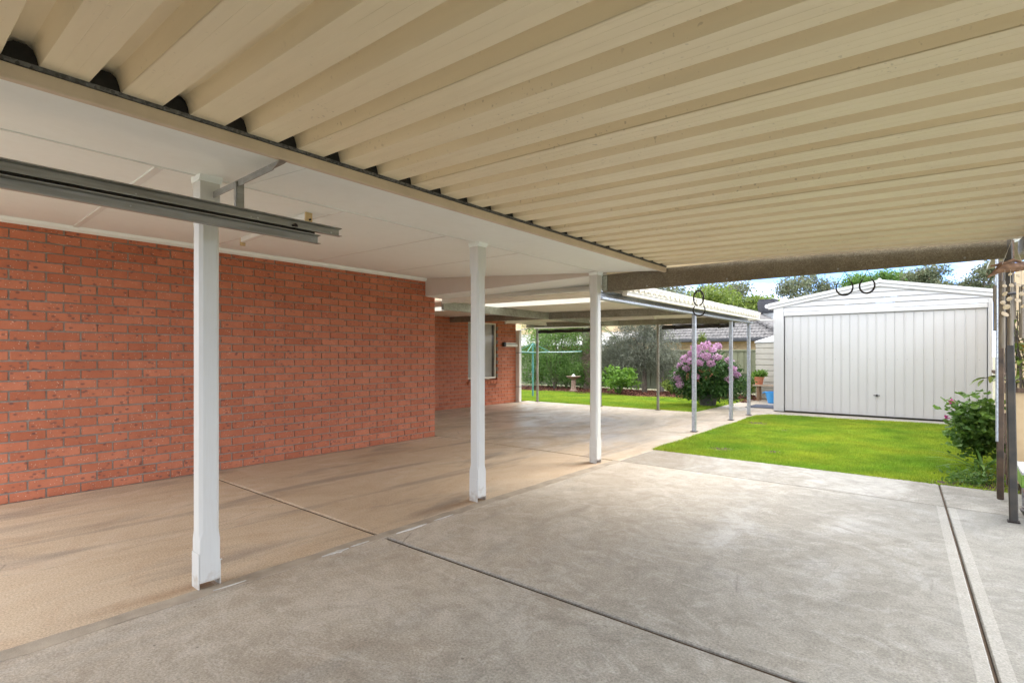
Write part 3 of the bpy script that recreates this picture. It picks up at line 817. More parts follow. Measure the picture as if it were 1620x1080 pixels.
cap = MB().prism([(-.051, .0), (.051, .0), (.075, .035), (-.06, .035)], 'y', -.056, .056).mesh('post_cap', M['soffit'])
for (x, y) in ((-3.1, 1.17), (-3.12, 3.335), (-3.16, 5.37)):
    p = link('post', pm, None, (x, y, 0)); local(p, ver)
    for nm, me, z in (('post_stirrup', stir, 0), ('post_cap', cap, 2.165)):
        q = link(nm, me, p, (0, 0, z))

# ------------------------------------------------------------------ carport roof
car = empty('carport', (0.38, 5.43, 0))
tag(car, 'cream ribbed steel carport roof on a galvanised end beam', 'carport')
def cp(o): return local(o, car)
PITCH = .225
def pz(x): return 2.192 - .033 * (x - FASC_X)
def section(y):
    """(dy, dz) of one rib period, pan first"""
    return [(0, 0), (.0415, 0), (.043, .0009), (.0445, 0), (.0835, 0), (.085, .0009), (.0865, 0), (.130, 0), (.132, .003), (.143, .064), (.147, .069), (.205, .069), (.209, .064), (.223, .003)]
def rib_sheet(y0, n, x0, x1, zf_, pitch=PITCH, k=1.0, dz=0.0, lap=.015):
    prof = []
    for i in range(n):
        prof += [(y0 + (i + 0) * pitch + dy * pitch / .225, z * k) for dy, z in section(0)]
    prof.append((y0 + n * pitch + lap, 0))
    xs = [x0 + (x1 - x0) * j / 6 for j in range(7)]
    vs = [(x, y, zf_(x) + z + dz + .0015 * math.sin(2.1 * x + y * 3)) for x in xs for y, z in prof]
    m = len(prof)
    fs = [(j * m + i, j * m + i + 1, (j + 1) * m + i + 1, (j + 1) * m + i) for j in range(6) for i in range(m - 1)]
    return MB().add(vs, fs)
Y00 = 5.315 - 27 * PITCH
for i in range(9):
    cp(rib_sheet(Y00 + i * 3 * PITCH, 3, -2.42, .62, pz, dz=.0008 * (i % 2), lap=.09 if i == 8 else .015).build('roof_sheet', M['sheet'], smooth=True))
# black foam infill at the house end of every rib
arc = [(-.046, -.003), (-.042, .02), (-.032, .046), (-.016, .058), (.016, .058), (.032, .046), (.041, .02), (.046, -.003)]
infm = MB().prism(arc, 'x', -.012, .012).mesh('rib_infill', M['black'])
for i in range(27):
    o = link('rib_infill', infm, None, (FASC_X + .018, Y00 + i * PITCH + .177, pz(FASC_X) + .002)); cp(o)
# end beam, a C-section opening away, with a cleat on the post
bm_ = MB().prism([(5.44, 1.975), (5.50, 1.975), (5.50, 1.992), (5.4432, 1.9782), (5.4432, 2.1668), (5.50, 2.153), (5.50, 2.17), (5.44, 2.17)], 'x', -3.1, .34)
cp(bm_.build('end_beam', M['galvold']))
cp(MB().box(-3.105, -3.04, 5.425, 5.4385, 1.985, 2.16).build('beam_cleat', M['galvgreen'], bevel=.002))
cp(MB().box(-3.0, -2.93, 5.45, 5.52, 2.172, 2.205).build('packer', M['timber'], bevel=.003))
cp(MB().hexa([(-3.1, 5.447, 2.172), (.34, 5.447, 2.172), (.34, 5.452, 2.172), (-3.1, 5.452, 2.172), (-3.1, 5.405, 2.30), (.34, 5.405, 2.22), (.34, 5.452, 2.22), (-3.1, 5.452, 2.30)]).build('end_flashing', M['sheet']))
for x in (-2.55, -1.7, -.75, .1):
    cp(MB().tube([(x, 5.445, 2.0), (x, 5.432, 2.0)], .008, 6).build('bolt', M['galv']))
# side beam along the boundary (skewed a little) and its steel posts
def sx(y): return .40 + .056 * (5.44 - y)
for a, b, nm in ((1.985, 2.085, 'side_beam'),):
    for yy0, yy1 in ((-2.5, 5.435),):
        pass
    prof = [(0, 1.985), (.045, 1.985), (.045, 1.99), (.006, 1.99), (.006, 2.03), (.018, 2.035), (.018, 2.04), (.006, 2.045), (.006, 2.08), (.045, 2.08), (.045, 2.085), (0, 2.085)]
    n = len(prof)
    vs = [(sx(-.66) + p[0], -.66, p[1]) for p in prof] + [(sx(5.43) + p[0], 5.43, p[1]) for p in prof]
    fs = [(k, (k + 1) % n, n + (k + 1) % n, n + k) for k in range(n)] + [tuple(range(n)), tuple(range(2 * n - 1, n - 1, -1))]
    cp(MB().add(vs, fs).build('side_beam', M['galv']))
cp(MB().hexa([(.352, 5.40, 0), (.402, 5.40, 0), (.402, 5.45, 0), (.352, 5.45, 0), (.325, 5.51, 2.16), (.375, 5.51, 2.16), (.375, 5.56, 2.16), (.325, 5.56, 2.16)]).build('steel_post', M['darkpost'], bevel=.006))
cp(MB().box(.342, .412, 5.39, 5.46, .002, .009).build('base_plate', M['iron']))
cp(MB().box(sx(-.6), sx(-.6) + .07, -.63, -.56, 0, 1.985).build('steel_post', M['darkpost'], bevel=.006))

# ------------------------------------------------------------------ garage door track
trk = empty('door_track', (-2.74, 1.2, 1.86))
tag(trk, 'grey steel overhead door track hung beside the nearest white post', 'door track')
def tp(o): return local(o, trk)
def chan(x, y0, y1, z0, z1):
    w, th = .034, .0022
    return MB().prism([(x + w, z0 - .004), (x + w, z0), (x + th, z0 + .003), (x + th, z1 - .003), (x + w, z1), (x + w, z1 + .004), (x + w - .002, z1 + .002), (x, z1 - .001 + .003), (x, z0 - .002), (x + w - .002, z0 - .002)], 'y', y0, y1)
u = tp(chan(-2.745, -.7, 1.75, 1.930, 1.970).build('upper_rail', M['track']))
l = tp(chan(-2.745, -.7, 1.615, 1.866, 1.908).build('lower_rail', M['track']))
for (y, z, r_) in ((1.245, 1.945, .004), (1.28, 1.945, .005), (1.7, 1.944, .006), (.75, 1.944, .003)):
    tp(MB().tube([(-2.7435, y, z), (-2.741, y, z)], r_, 10).build('rivet', M['galv']))
for (y, z) in ((1.23, 1.888), (1.5, 1.888), (1.58, 1.888), (.73, 1.888)):
    tp(MB().tube([(-2.7435, y, z), (-2.741, y, z)], .0035, 10).build('rivet', M['galv']))
tp(MB().tube([(-2.745, 1.475, 1.94), (-2.724, 1.475, 1.94), (-2.721, 1.475, 1.94)], [.013, .013, .007], 10).build('bolt', M['iron']))
tp(MB().box(-2.752, -2.747, -.7, 1.60, 1.904, 1.934).build('joining_plate', M['iron']))  # dark bar behind the rails, standing in for the shade in their gap
tp(MB().hexa([(-3.05, 1.185, 2.085), (-2.40, 1.185, 2.09), (-2.40, 1.19, 2.09), (-3.05, 1.19, 2.085), (-3.05, 1.185, 2.118), (-2.33, 1.185, 2.122), (-2.33, 1.19, 2.122), (-3.05, 1.19, 2.118)]).build('hanger_bar', M['track']))
tp(MB().hexa([(-3.05, 1.19, 2.114), (-2.36, 1.19, 2.118), (-2.36, 1.22, 2.118), (-3.05, 1.22, 2.114), (-3.05, 1.19, 2.118), (-2.33, 1.19, 2.122), (-2.33, 1.22, 2.122), (-3.05, 1.22, 2.118)]).build('hanger_bar', M['track']))
tp(MB().box(-2.755, -2.750, 1.18, 1.215, 1.93, 2.11).box(-2.778, -2.755, 1.176, 1.180, 1.93, 2.11).build('hanger_drop', M['track']))

brk = empty('ceiling_bracket', (-4.2, 2.1, 2.24))
tag(brk, 'white channel bracket with tan ends screwed to the ceiling behind the door track', 'bracket')
def bx_(t0, t1, d0, d1, w, mat, nm):
    ax, ay = -5.05, 2.22; bx, by = -3.4, 1.93
    f = lambda t: (ax + (bx - ax) * t, ay + (by - ay) * t)
    (x0, y0), (x1, y1) = f(t0), f(t1)
    o = MB().hexa([(x0, y0 - w, cz(x0) - d1), (x1, y1 - w, cz(x1) - d1), (x1, y1 + w, cz(x1) - d1), (x0, y0 + w, cz(x0) - d1), (x0, y0 - w, cz(x0) - d0), (x1, y1 - w, cz(x1) - d0), (x1, y1 + w, cz(x1) - d0), (x0, y0 + w, cz(x0) - d0)]).build(nm, mat, bevel=.003)
    return local(o, brk)
bx_(.0, 1, .002, .045, .022, M['strip'], 'channel')
bx_(-.012, .0, .002, .075, .024, M['tan'], 'end_plate')
bx_(1.0, 1.012, .002, .095, .026, M['tan'], 'end_plate')
o = MB().tube([(-3.37, 1.925, 2.165), (-3.355, 1.924, 2.165)], .007, 8).build('bolt', M['iron']); local(o, brk)

# ------------------------------------------------------------------ patio roof behind
pat = empty('patio_roof', (-3.2, 8.55, 0))
tag(pat, 'cream flat patio roof on slim galvanised posts behind the verandah', 'patio roof')
def pp(o): return local(o, pat)
def qz(x): return 2.035 + (-3.0 - x) * .015
n_s = 9
for i in range(n_s):
    y0 = 5.74 + i * .66
    pp(rib_sheet(y0, 4, -8.92, -3.02, qz, .165, .55, .0008 * (i % 2)).build('roof_sheet', M['clear'] if i == 1 else M['sheet2'], smooth=True))
def beam(nm, x0, x1, y0, y1, d=.135, mat='galvgreen', z=None):
    zz = lambda x: qz(x) - .004
    return pp(MB().hexa([(x0, y0, zz(x0) - d), (x1, y0, zz(x1) - d), (x1, y1, zz(x1) - d), (x0, y1, zz(x0) - d), (x0, y0, zz(x0)), (x1, y0, zz(x1)), (x1, y1, zz(x1)), (x0, y1, zz(x0))]).build(nm, M[mat], bevel=.004))
beam('long_beam', -6.12, -6.06, 5.71, 8.52, .13)
beam('long_beam', -6.12, -6.06, 8.6, 11.38, .13)
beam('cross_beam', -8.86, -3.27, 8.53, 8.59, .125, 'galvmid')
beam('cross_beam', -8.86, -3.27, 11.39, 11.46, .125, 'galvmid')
pp(MB().prism([(-3.25, 1.905), (-3.14, 1.905), (-3.14, 1.93), (-3.145, 1.93), (-3.145, 1.912), (-3.244, 1.912), (-3.244, 2.0), (-3.20, 2.0), (-3.20, 2.022), (-3.25, 2.022)], 'y', 5.5, 11.75).build('side_beam', M['galvpost']))
# barge capping in stepped bands
for k in range(4):
    z0 = 1.975 + k * .04
    pp(MB().box(-3.10 - .004 * (3 - k), -3.045 + .006 * k, 5.93, 11.86, z0, z0 + .037).build('barge_band', M['creamtrim'], bevel=.003))
pp(MB().box(-8.9, -3.12, 11.80, 11.86, 1.97, 2.06).build('gutter', M['creamtrim'], bevel=.004))
postm = MB().box(-.03, .03, -.03, .03, 0, 1.905).mesh('steel_post', M['galvpost'], bevel=.006)
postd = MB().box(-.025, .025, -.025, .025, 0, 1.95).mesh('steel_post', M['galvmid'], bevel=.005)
foot = MB().box(-.05, .05, -.05, .05, .002, .01).mesh('base_plate', M['iron'])
for (x, y) in ((-3.19, 8.55), (-3.22, 10.54), (-3.21, 11.68)):
    o = link('steel_post', postm, None, (x, y, 0)); pp(o); link('base_plate', foot, o)
for (x, y) in ((-5.09, 11.42), (-6.58, 11.42), (-8.5, 11.42)):
    o = link('steel_post', postd, None, (x, y, 0)); pp(o); link('base_plate', foot, o)
pp(MB().tube([(-3.04, 11.84, 1.975), (-3.02, 12.3, 2.0), (-3.0, 12.86, 2.03)], .012, 6).build('tie_wire', M['whiteframe']))

def blind(x0, x1, label):
    b = empty('rolled_blind', ((x0 + x1) / 2, 11.35, 1.84)); tag(b, label, 'blind', 'blinds rolled up under the patio roof')
    pts = [(x0 + (x1 - x0) * k / 12, 11.345, 1.855 + .006 * math.sin(k * 1.7)) for k in range(13)]
    local(MB().tube(pts, .038, 10).build('roll', M['blackplastic'], smooth=True), b)
    local(MB().box(x0, x1, 11.35, 11.38, 1.893, 1.915).build('head_rail', M['darkpot']), b)
    for x in (x0 + .3, x1 - .3):
        local(MB().box(x - .012, x + .012, 11.30, 11.39, 1.80, 1.807).box(x - .012, x + .012, 11.30, 11.304, 1.80, 1.91).build('strap', M['blackplastic']), b)
blind(-8.4, -6.72, 'black blind rolled up under the patio roof near the blue clothesline')
blind(-4.95, -3.4, 'black blind rolled up under the patio roof above the lilac bush')

def batten(x0, y0, x1, y1, z, label):
    b = empty('fluorescent_light', ((x0 + x1) / 2, (y0 + y1) / 2, z)); tag(b, label, 'light fitting', 'fluorescent fittings under the patio roof')
    d = Vector((x1 - x0, y1 - y0, 0)); L = d.length; ang = math.atan2(d.y, d.x)
    for nm, bx, mat in (('housing', (-L / 2, L / 2, -.03, .03, .012, .055), 'whiteframe'), ('tube', None, 'lamp')):
        if bx: o = MB().box(*bx).build(nm, M[mat], b, bevel=.004, rot=(0, 0, ang))
        else: o = MB().tube([(-L / 2 + .03, 0, -.008), (L / 2 - .03, 0, -.008)], .014, 10).build(nm, M[mat], b, rot=(0, 0, ang), smooth=True)
    for sgn in (-1, 1):
        MB().box(sgn * L / 2 - .02, sgn * L / 2 + .02, -.022, .022, -.03, .014).build('lamp_holder', M['whiteframe'], b, rot=(0, 0, ang))
batten(-8.2, 9.75, -8.0, 11.1, 2.03, 'white fluorescent batten under the patio roof near the window')
batten(-5.95, 9.9, -4.5, 9.9, 1.985, 'white fluorescent batten under the middle of the patio roof')

# wall light and corner downpipe
wlg = empty('wall_light', (-8.9, 10.75, 1.5)); tag(wlg, 'white tube wall light with black end on the brick wall beside the window', 'wall light')
local(MB().box(-8.897, -8.81, 10.42, 10.50, 1.47, 1.58).build('end_cap', M['blackplastic'], bevel=.012), wlg)
local(MB().box(-8.897, -8.86, 10.50, 10.98, 1.545, 1.575).build('bracket', M['whiteframe'], bevel=.003), wlg)
local(MB().tube([(-8.855, 10.50, 1.50), (-8.855, 10.98, 1.50)], .034, 12).build('diffuser', M['lamp'], smooth=True), wlg)
dp = empty('downpipe', (-8.87, 11.05, 0)); tag(dp, 'white rectangular downpipe at the far corner of the brick wall', 'downpipe')
local(MB().box(-8.93, -8.79, 11.005, 11.10, 0, 1.90).build('pipe', M['whiteframe'], bevel=.006), dp)
local(MB().hexa([(-8.93, 11.005, 1.90), (-8.79, 11.005, 1.90), (-8.79, 11.10, 1.90), (-8.93, 11.10, 1.90), (-8.60, 11.3, 1.99), (-8.5, 11.3, 1.99), (-8.5, 11.4, 1.99), (-8.60, 11.4, 1.99)]).build('offset_bend', M['whiteframe']), dp)
for z in (.4, 1.3): local(MB().box(-8.935, -8.785, 11.0, 11.105, z, z + .02).build('strap', M['galv']), dp)

# ------------------------------------------------------------------ white shed
shed = empty('shed', (-1.2, 12.9, 0))
tag(shed, 'white steel garden shed with wide ribbed tilt door and gable roof', 'shed')
def sp_(o): return local(o, shed)
SX0, SX1, SY = -3.02, .62, 12.9
RX, EZ, RZ = -1.06, 2.36, 2.70
door = sp_(MB().box(-2.80, .55, 12.955, 12.97, .02, 2.1).build('tilt_door', M['shedtrim']))
def rel(o, p):
    o.parent = p
    o.matrix_parent_inverse = Matrix.Translation(-Vector(shed.location)) @ Matrix.Identity(4)
    return o
nP = 22
pw = (.545 + 2.795) / nP
pmesh = MB().prism([(0, .011), (.006, .02), (.016, .02), (.022, .014), (pw - .004, .014), (pw - .001, .008), (pw - .001, .003), (0, .003)], 'z', 0, 2.075).mesh('door_panel', M['shedwhite'])
for k in range(nP):
    o = link('door_panel', pmesh, None, (-2.795 + k * pw, 12.955 + random.uniform(-.001, .001), .022)); o.scale = (1, -1, 1); o.parent = door
for k in range(nP):
    o = MB().tube([(-2.795 + k * pw + .05, 12.9415, 1.16), (-2.795 + k * pw + .05, 12.936, 1.16)], .007, 6).build('rivet', M['galv']); o.parent = door
o = MB().tube([(-1.11, 12.942, .435), (-1.11, 12.915, .435)], .02, 10).box(-1.165, -1.055, 12.905, 12.915, .427, .443).build('handle', M['blackplastic']); o.parent = door
o = MB().box(.08, .10, 12.925, 12.942, .04, .11).build('lock', M['iron']); o.parent = door
sp_(MB().box(SX0, -2.815, SY, SY + .06, 0, EZ - .02).build('corner_panel', M['shedwhite'], bevel=.006))
sp_(MB().box(.56, SX1, SY, SY + .06, 0, EZ - .1).build('corner_panel', M['shedwhite'], bevel=.006))
sp_(MB().box(-2.81, .555, SY - .004, SY + .05, 2.105, 2.19).build('door_header', M['shedtrim'], bevel=.006))
def zr(x): return RZ - (RZ - EZ) * abs(x - RX) / (RX - SX0 if x < RX else SX1 - RX + .0) * (1 if x < RX else .95)
zb = 2.195
rows = [2.195, 2.30, 2.41, 2.52, 2.63]
for k in range(4):
    z0, z1 = rows[k], rows[k + 1] - .005
    def span(z):
        xl = SX0 + (RX - SX0) * max(0, (z + .06 - EZ) / (RZ - EZ)); xr = SX1 - (SX1 - RX) * max(0, (z + .06 - EZ) / (RZ - EZ))
        return xl, xr
    a, b = span(z0); c, d = span(z1)
    if c > d: c = d = RX
    sp_(MB().hexa([(a, SY - .002, z0), (b, SY - .002, z0), (b, SY + .04, z0), (a, SY + .04, z0), (c, SY + .022, z1), (d, SY + .022, z1), (d, SY + .04, z1), (c, SY + .04, z1)]).build('gable_board', M['shedwhite'], bevel=.002))
for (xa, za, xb, zb_) in ((SX0 - .10, EZ - .02, RX, RZ), (RX, RZ, SX1 + .10, EZ)):
    for t0, t1, yy in ((-.01, .055, SY - .05), (-.075, -.013, SY - .03)):
        sp_(MB().hexa([(xa, yy, za + t0), (xb, yy, zb_ + t0), (xb, SY + .05, zb_ + t0), (xa, SY + .05, za + t0), (xa, yy, za + t1), (xb, yy, zb_ + t1), (xb, SY + .05, zb_ + t1), (xa, SY + .05, za + t1)]).build('barge_cap', M['shedtrim'], bevel=.004))
    sp_(MB().hexa([(xa, SY + .05, za), (xb, SY + .05, zb_), (xb, 15.75, zb_), (xa, 15.75, za), (xa, SY + .05, za + .04), (xb, SY + .05, zb_ + .04), (xb, 15.75, zb_ + .04), (xa, 15.75, za + .04)]).build('roof', M['shedtrim']))
sp_(MB().tube([(RX, SY - .055, RZ + .055), (RX, 15.75, RZ + .055)], .03, 8).build('ridge_cap', M['shedtrim']))
sp_(MB().box(SX0, SX0 + .04, SY + .06, 15.75, 0, EZ - .02).build('side_wall', M['shedwhite']))
sp_(MB().box(SX1 - .04, SX1, SY + .06, 15.75, 0, EZ - .02).build('side_wall', M['shedwhite']))
sp_(MB().box(SX0, SX1, 15.71, 15.75, 0, EZ).build('back_wall', M['shedwhite']))
sp_(MB().tube([(SX0 - .13, SY - .03, EZ - .02), (SX0 - .13, 15.75, EZ - .02)], .05, 8).build('gutter', M['shedtrim']))

# ------------------------------------------------------------------ water tank
tank = empty('water_tank', (-3.5, 16.9, 0)); tag(tank, 'beige ribbed steel water tank behind the corner of the white shed', 'water tank')
prof = [(0, 0)]
zz = .02
while zz < 1.58:
    prof += [(.92, zz), (.92, zz + .12), (.898, zz + .135), (.898, zz + .15)]
    zz += .16
prof.append((.92, 1.62))
local(MB().lathe(prof, (-3.5, 16.9, 0), 48).build('shell', M['tank']), tank)
local(MB().lathe([(.95, 1.60), (.95, 1.65), (.3, 1.86), (0, 1.9)], (-3.5, 16.9, 0), 48).build('lid', M['shedtrim']), tank)

# ------------------------------------------------------------------ back fence
fen = empty('back_fence', (-9, 17.9, 0)); tag(fen, 'olive green ribbed steel fence at the back of the garden', 'fence')
FY, FH = 17.9, 1.42
pnl = MB()
pr = []
for k in range(4):
    b = k * .2
    pr += [(b, 0), (b + .12, 0), (b + .14, .03), (b + .18, .03)]
pr.append((.8, 0))
pf = MB().prism([(x, y) for x, y in pr] + [(x, y + .004) for x, y in pr[::-1]], 'z', 0, FH - .05).mesh('panel', M['fence'])
x = -16.0
while x < -1.2:
    local(link('panel', pf, None, (x, FY, .04)), fen); x += .8
for k in range(7):
    x = -16 + k * 2.4
    local(MB().box(x - .03, x + .03, FY - .035, FY + .05, 0, FH + .03).build('fence_post', M['fence'], bevel=.004), fen)
for z in (.06, .66, FH - .04):
    local(MB().box(-16, -1.6, FY - .055, FY - .012, z, z + .05).build('rail', M['fence'], bevel=.004), fen)

# ------------------------------------------------------------------ neighbour's house behind the fence
nb = empty('neighbour_house', (-6, 24, 0)); tag(nb, 'cream brick house with dark tiled roof beyond the back fence', 'house')
EVE = 1.93
local(MB().box(-11.0, -5.4, 24.0, 37.5, -.09, EVE - .1).build('wall', M['mortar']), nb)
rest = MB()
for r in range(8):
    z = EVE - .10 - r * .086
    y = 23.985
    x = -11 + (.12 if r % 2 else 0)
    while x < -5.5:
        rest.box(x, x + .23, 23.975, 24.05, z, z + .076); x += .24
o = rest.build('brick_courses', M['creambrick']); local(o, nb); o['kind'] = 'stuff'
# tiled hip roof, ridge running away from the fence; every course and every tile stands proud
XL, XR, YF, YB = -11.5, -4.9, 23.4, 38.0
hz, RUN = 1.6, 3.3
XM = (XL + XR) / 2
local(MB().add([(XL, YF, EVE), (XR, YF, EVE), (XR, YB, EVE), (XL, YB, EVE), (XM, YF + RUN, EVE + hz), (XM, YB - RUN, EVE + hz)], [(0, 1, 4), (1, 2, 5, 4), (2, 3, 5), (3, 0, 4, 5), (0, 3, 2, 1)]).build('roof', M['tile']), nb)
tiles = MB()
nc = 12
def tile_row(org, along, upv, a0, a1, t0, t1, stag):
    x = a0 + stag
    while x < a1 - .28:
        v = []
        for (tt, lift) in ((t0, .05 + random.uniform(-.006, .006)), (t1, .014)):
            for q, dz in ((0, .02), (.08, .036), (.15, .006), (.22, .032), (.29, .015)):
                v.append(org + along * (x + q) + upv * tt + Vector((0, 0, lift + dz)))
        for q in (0, .08, .15, .22, .29): v.append(org + along * (x + q) + upv * t0 + Vector((0, 0, .005)))
        tiles.add(v, [(k, k + 1, k + 6, k + 5) for k in range(4)] + [(10 + k, 11 + k, k + 1, k) for k in range(4)])
        x += .30
for r in range(nc):
    t0, t1 = r / nc, (r + 1.12) / nc
    sg = .15 if r % 2 else 0
    tile_row(Vector((XL, YF, EVE)), Vector((1, 0, 0)), Vector((0, RUN, hz)), RUN * t0 + .05, XR - XL - RUN * t0 - .02, t0, t1, sg)
    tile_row(Vector((XR, YF, EVE)), Vector((0, 1, 0)), Vector((-RUN, 0, hz)), RUN * t0 + .05, 11.0, t0, t1, sg)
o = tiles.build('roof_tiles', M['tile'], smooth=False); local(o, nb); o['kind'] = 'stuff'
for (a, b) in (((XL, YF, EVE + .06), (XM, YF + RUN, EVE + hz + .06)), ((XR, YF, EVE + .06), (XM, YF + RUN, EVE + hz + .06)), ((XM, YF + RUN, EVE + hz + .06), (XM, YB - RUN, EVE + hz + .06))):
    a, b = Vector(a), Vector(b); n = int((b - a).length / .36)
    for k in range(n):
        p, q = a.lerp(b, k / n), a.lerp(b, (k + 1.1) / n)
        local(MB().tube([p, q], [.12, .10], 8).build('ridge_tile', M['tile']), nb)
local(MB().box(XL, XR, YF - .12, YF, EVE - .10, EVE + .05).build('gutter', M['gutterdark'], bevel=.02), nb)
local(MB().box(XL + .3, XR, YF, 24.0, EVE - .06, EVE - .03).build('eave_lining', M['creamtrim']), nb)
# evaporative cooler
ECX, ECY, ECZ = -7.85, 32.4, 3.62
ec = empty('roof_cooler', (ECX, ECY, ECZ - .4)); tag(ec, 'dark grey evaporative cooler box on the tiled roof', 'air cooler')
local(MB().hexa([(ECX - .44, ECY - .44, ECZ), (ECX + .44, ECY - .44, ECZ), (ECX + .44, ECY + .44, ECZ), (ECX - .44, ECY + .44, ECZ), (ECX - .5, ECY - .5, ECZ + .68), (ECX + .5, ECY - .5, ECZ + .68), (ECX + .5, ECY + .5, ECZ + .68), (ECX - .5, ECY + .5, ECZ + .68)]).build('case', M['cooler'], bevel=.06, seg=2), ec)
local(MB().box(ECX - .47, ECX + .47, ECY - .47, ECY + .47, ECZ + .66, ECZ + .76).build('lid', M['cooler'], bevel=.05, seg=2), ec)
for k in range(5):
    local(MB().box(ECX - .40, ECX + .40, ECY - .505, ECY - .45, ECZ + .14 + k * .1, ECZ + .18 + k * .1).build('louvre', M['gutterdark']), ec)
local(MB().box(ECX - .3, ECX + .3, ECY - .3, ECY + .3, ECZ - .6, ECZ).build('duct', M['galv']), ec)

# pale building seen past the clothesline
pb = empty('far_house', (-17, 30, 0)); tag(pb, 'pale orange house with white metal roof beyond the fence behind the clothesline', 'house')
local(MB().box(-26, -12.6, 29, 34, -.09, 4.2).build('wall', M['creamwall']), pb)
local(MB().hexa([(-26.2, 24.0, 1.75), (-13.4, 24.0, 1.75), (-13.4, 28.95, 2.6), (-26.2, 28.95, 2.6), (-26.2, 24.0, 1.83), (-13.4, 24.0, 1.83), (-13.4, 28.95, 2.68), (-26.2, 28.95, 2.68)]).build('verandah_roof', M['shedtrim']), pb)
local(MB().box(-26.4, -12.4, 28.8, 34.2, 4.2, 4.4).build('roof', M['shedtrim']), pb)
for k in range(9): local(MB().box(-25 + k * 1.4, -24.92 + k * 1.4, 24.1, 24.18, -.09, 1.78).build('post', M['whiteframe']), pb)

# ------------------------------------------------------------------ foliage
def leaf_verts(P, size, asp=.45, up=.3, fold=.25, droop=0.0, szv=.4):
    n = len(P)
    d = RNG.normal(0, 1, (n, 3)); d[:, 2] += up - droop
    d /= np.linalg.norm(d, axis=1)[:, None]
    w = np.cross(d, RNG.normal(0, 1, (n, 3))); w /= np.linalg.norm(w, axis=1)[:, None] + 1e-9
    nn = np.cross(d, w)
    L = size * RNG.uniform(1 - szv, 1 + szv, n)[:, None]
    a, b = P, P + d * L
    m = P + d * L * .5
    l_ = m + w * L * asp * .5 + nn * L * fold * .3
    r_ = m - w * L * asp * .5 + nn * L * fold * .3
    return np.stack([a, r_, b, l_], 1).reshape(-1, 3)

def clumps(lobes, n_clump, per, spread, shell=.75):
    """leaf points in many small clumps spread over ellipsoid lobes (cx,cy,cz,rx,ry,rz)"""
    L = np.array(lobes, float)
    vol = (L[:, 3] * L[:, 4] * L[:, 5]) ** .67
    idx = RNG.choice(len(L), n_clump, p=vol / vol.sum())
    d = RNG.normal(0, 1, (n_clump, 3)); d /= np.linalg.norm(d, axis=1)[:, None]
    rad = np.where(RNG.uniform(0, 1, n_clump) < shell, RNG.uniform(.8, 1.05, n_clump), RNG.uniform(.2, .8, n_clump))[:, None]
    C = L[idx, :3] + d * L[idx, 3:] * rad
    P = np.repeat(C, per, 0) + RNG.normal(0, 1, (n_clump * per, 3)) * spread
    return P, C

def crown(name, V, mat, parent):
    return local(link(name, npmesh(name, V, 4, M[mat])), parent)

def limbs(base, tops, r0, mat, parent, name='branch', n=7):
    mb = MB()
    for tpt in tops:
        b, t_ = Vector(base), Vector(tpt)
        pts = []
        for k in range(6):
            f = k / 5
            p = b.lerp(t_, f); p.z = b.z + (t_.z - b.z) * (f ** .8)
            p += Vector((random.uniform(-1, 1), random.uniform(-1, 1), 0)) * .03 * (t_ - b).length * math.sin(math.pi * f)
            pts.append(p)
        mb.tube(pts, [r0 * (1 - .8 * k / 5) for k in range(6)], n)
    return local(mb.build(name, M[mat], smooth=True), parent)

CAMZ, CF = 1.24, 840.0
cA, sA = math.cos(R(39.4)), math.sin(R(39.4))
def at(px, py, Z):
    Xc = (px - 810) / CF * Z
    return Vector((cA * Xc - sA * Z, sA * Xc + cA * Z, CAMZ + (562 - py) / CF * Z))

def bush(name, label, cat, lobes, nclump, per, spread, leaf, mat, base, tops, r0, bark='bark_dark', asp=.45, up=.3, droop=0, group=None, shell=.75, trunk=None):
    e = empty(name, base); tag(e, label, cat, group)
    P, C = clumps(lobes, nclump, per, spread, shell)
    P = P[P[:, 2] > .02]
    crown('crown', leaf_verts(P, leaf, asp, up, droop=droop), mat, e)
    if trunk:
        local(MB().tube(trunk[0], trunk[1], 9).build('trunk', M[bark], smooth=True), e)
        base = trunk[0][-1]
    limbs(base, tops, r0, bark, e, 'trunk' if not trunk else 'branch')
    return e

# grey-green weeping shrub by the fence, two stems
bush('grey_shrub', 'large grey green fine leaved shrub in front of the back fence', 'shrub',
     [(-8.45, 16.9, 1.55, 1.05, .7, .75), (-9.1, 16.9, 1.35, .7, .6, .7), (-7.6, 16.9, 1.5, .8, .6, .7), (-7.2, 16.8, 1.05, .55, .5, .5), (-8.3, 16.6, 1.0, .8, .5, .4), (-9.4, 16.9, 1.0, .45, .4, .45), (-8.1, 17.0, 2.3, .8, .6, .5)],
     1100, 26, .085, .085, 'l_grey', (-7.95, 16.7, 0), [(-8.3, 16.8, 1.8), (-7.5, 16.8, 1.7), (-8.7, 16.9, 1.5), (-8.0, 16.9, 2.2)], .06, asp=.2, up=-.1, droop=.3, shell=.6,
     trunk=([(-7.9, 16.65, -.03), (-7.93, 16.7, .5), (-7.95, 16.75, 1.1)], [.10, .075, .06]))
# spindly smooth-trunk tree inside the shrub
bush('gum_tree', 'pale trunked tree rising behind the grey shrub', 'tree',
     [(-7.7, 17.5, 3.4, .9, .8, .7), (-8.2, 17.5, 3.9, .8, .7, .6)], 180, 24, .12, .12, 'l_euc', (-7.65, 17.4, 0), [(-7.9, 17.5, 3.6), (-7.4, 17.5, 3.4)], .05, 'bark_grey', asp=.28, droop=.4,
     trunk=([(-7.62, 17.35, -.03), (-7.66, 17.4, 1.3), (-7.6, 17.45, 2.6)], [.10, .085, .06]))
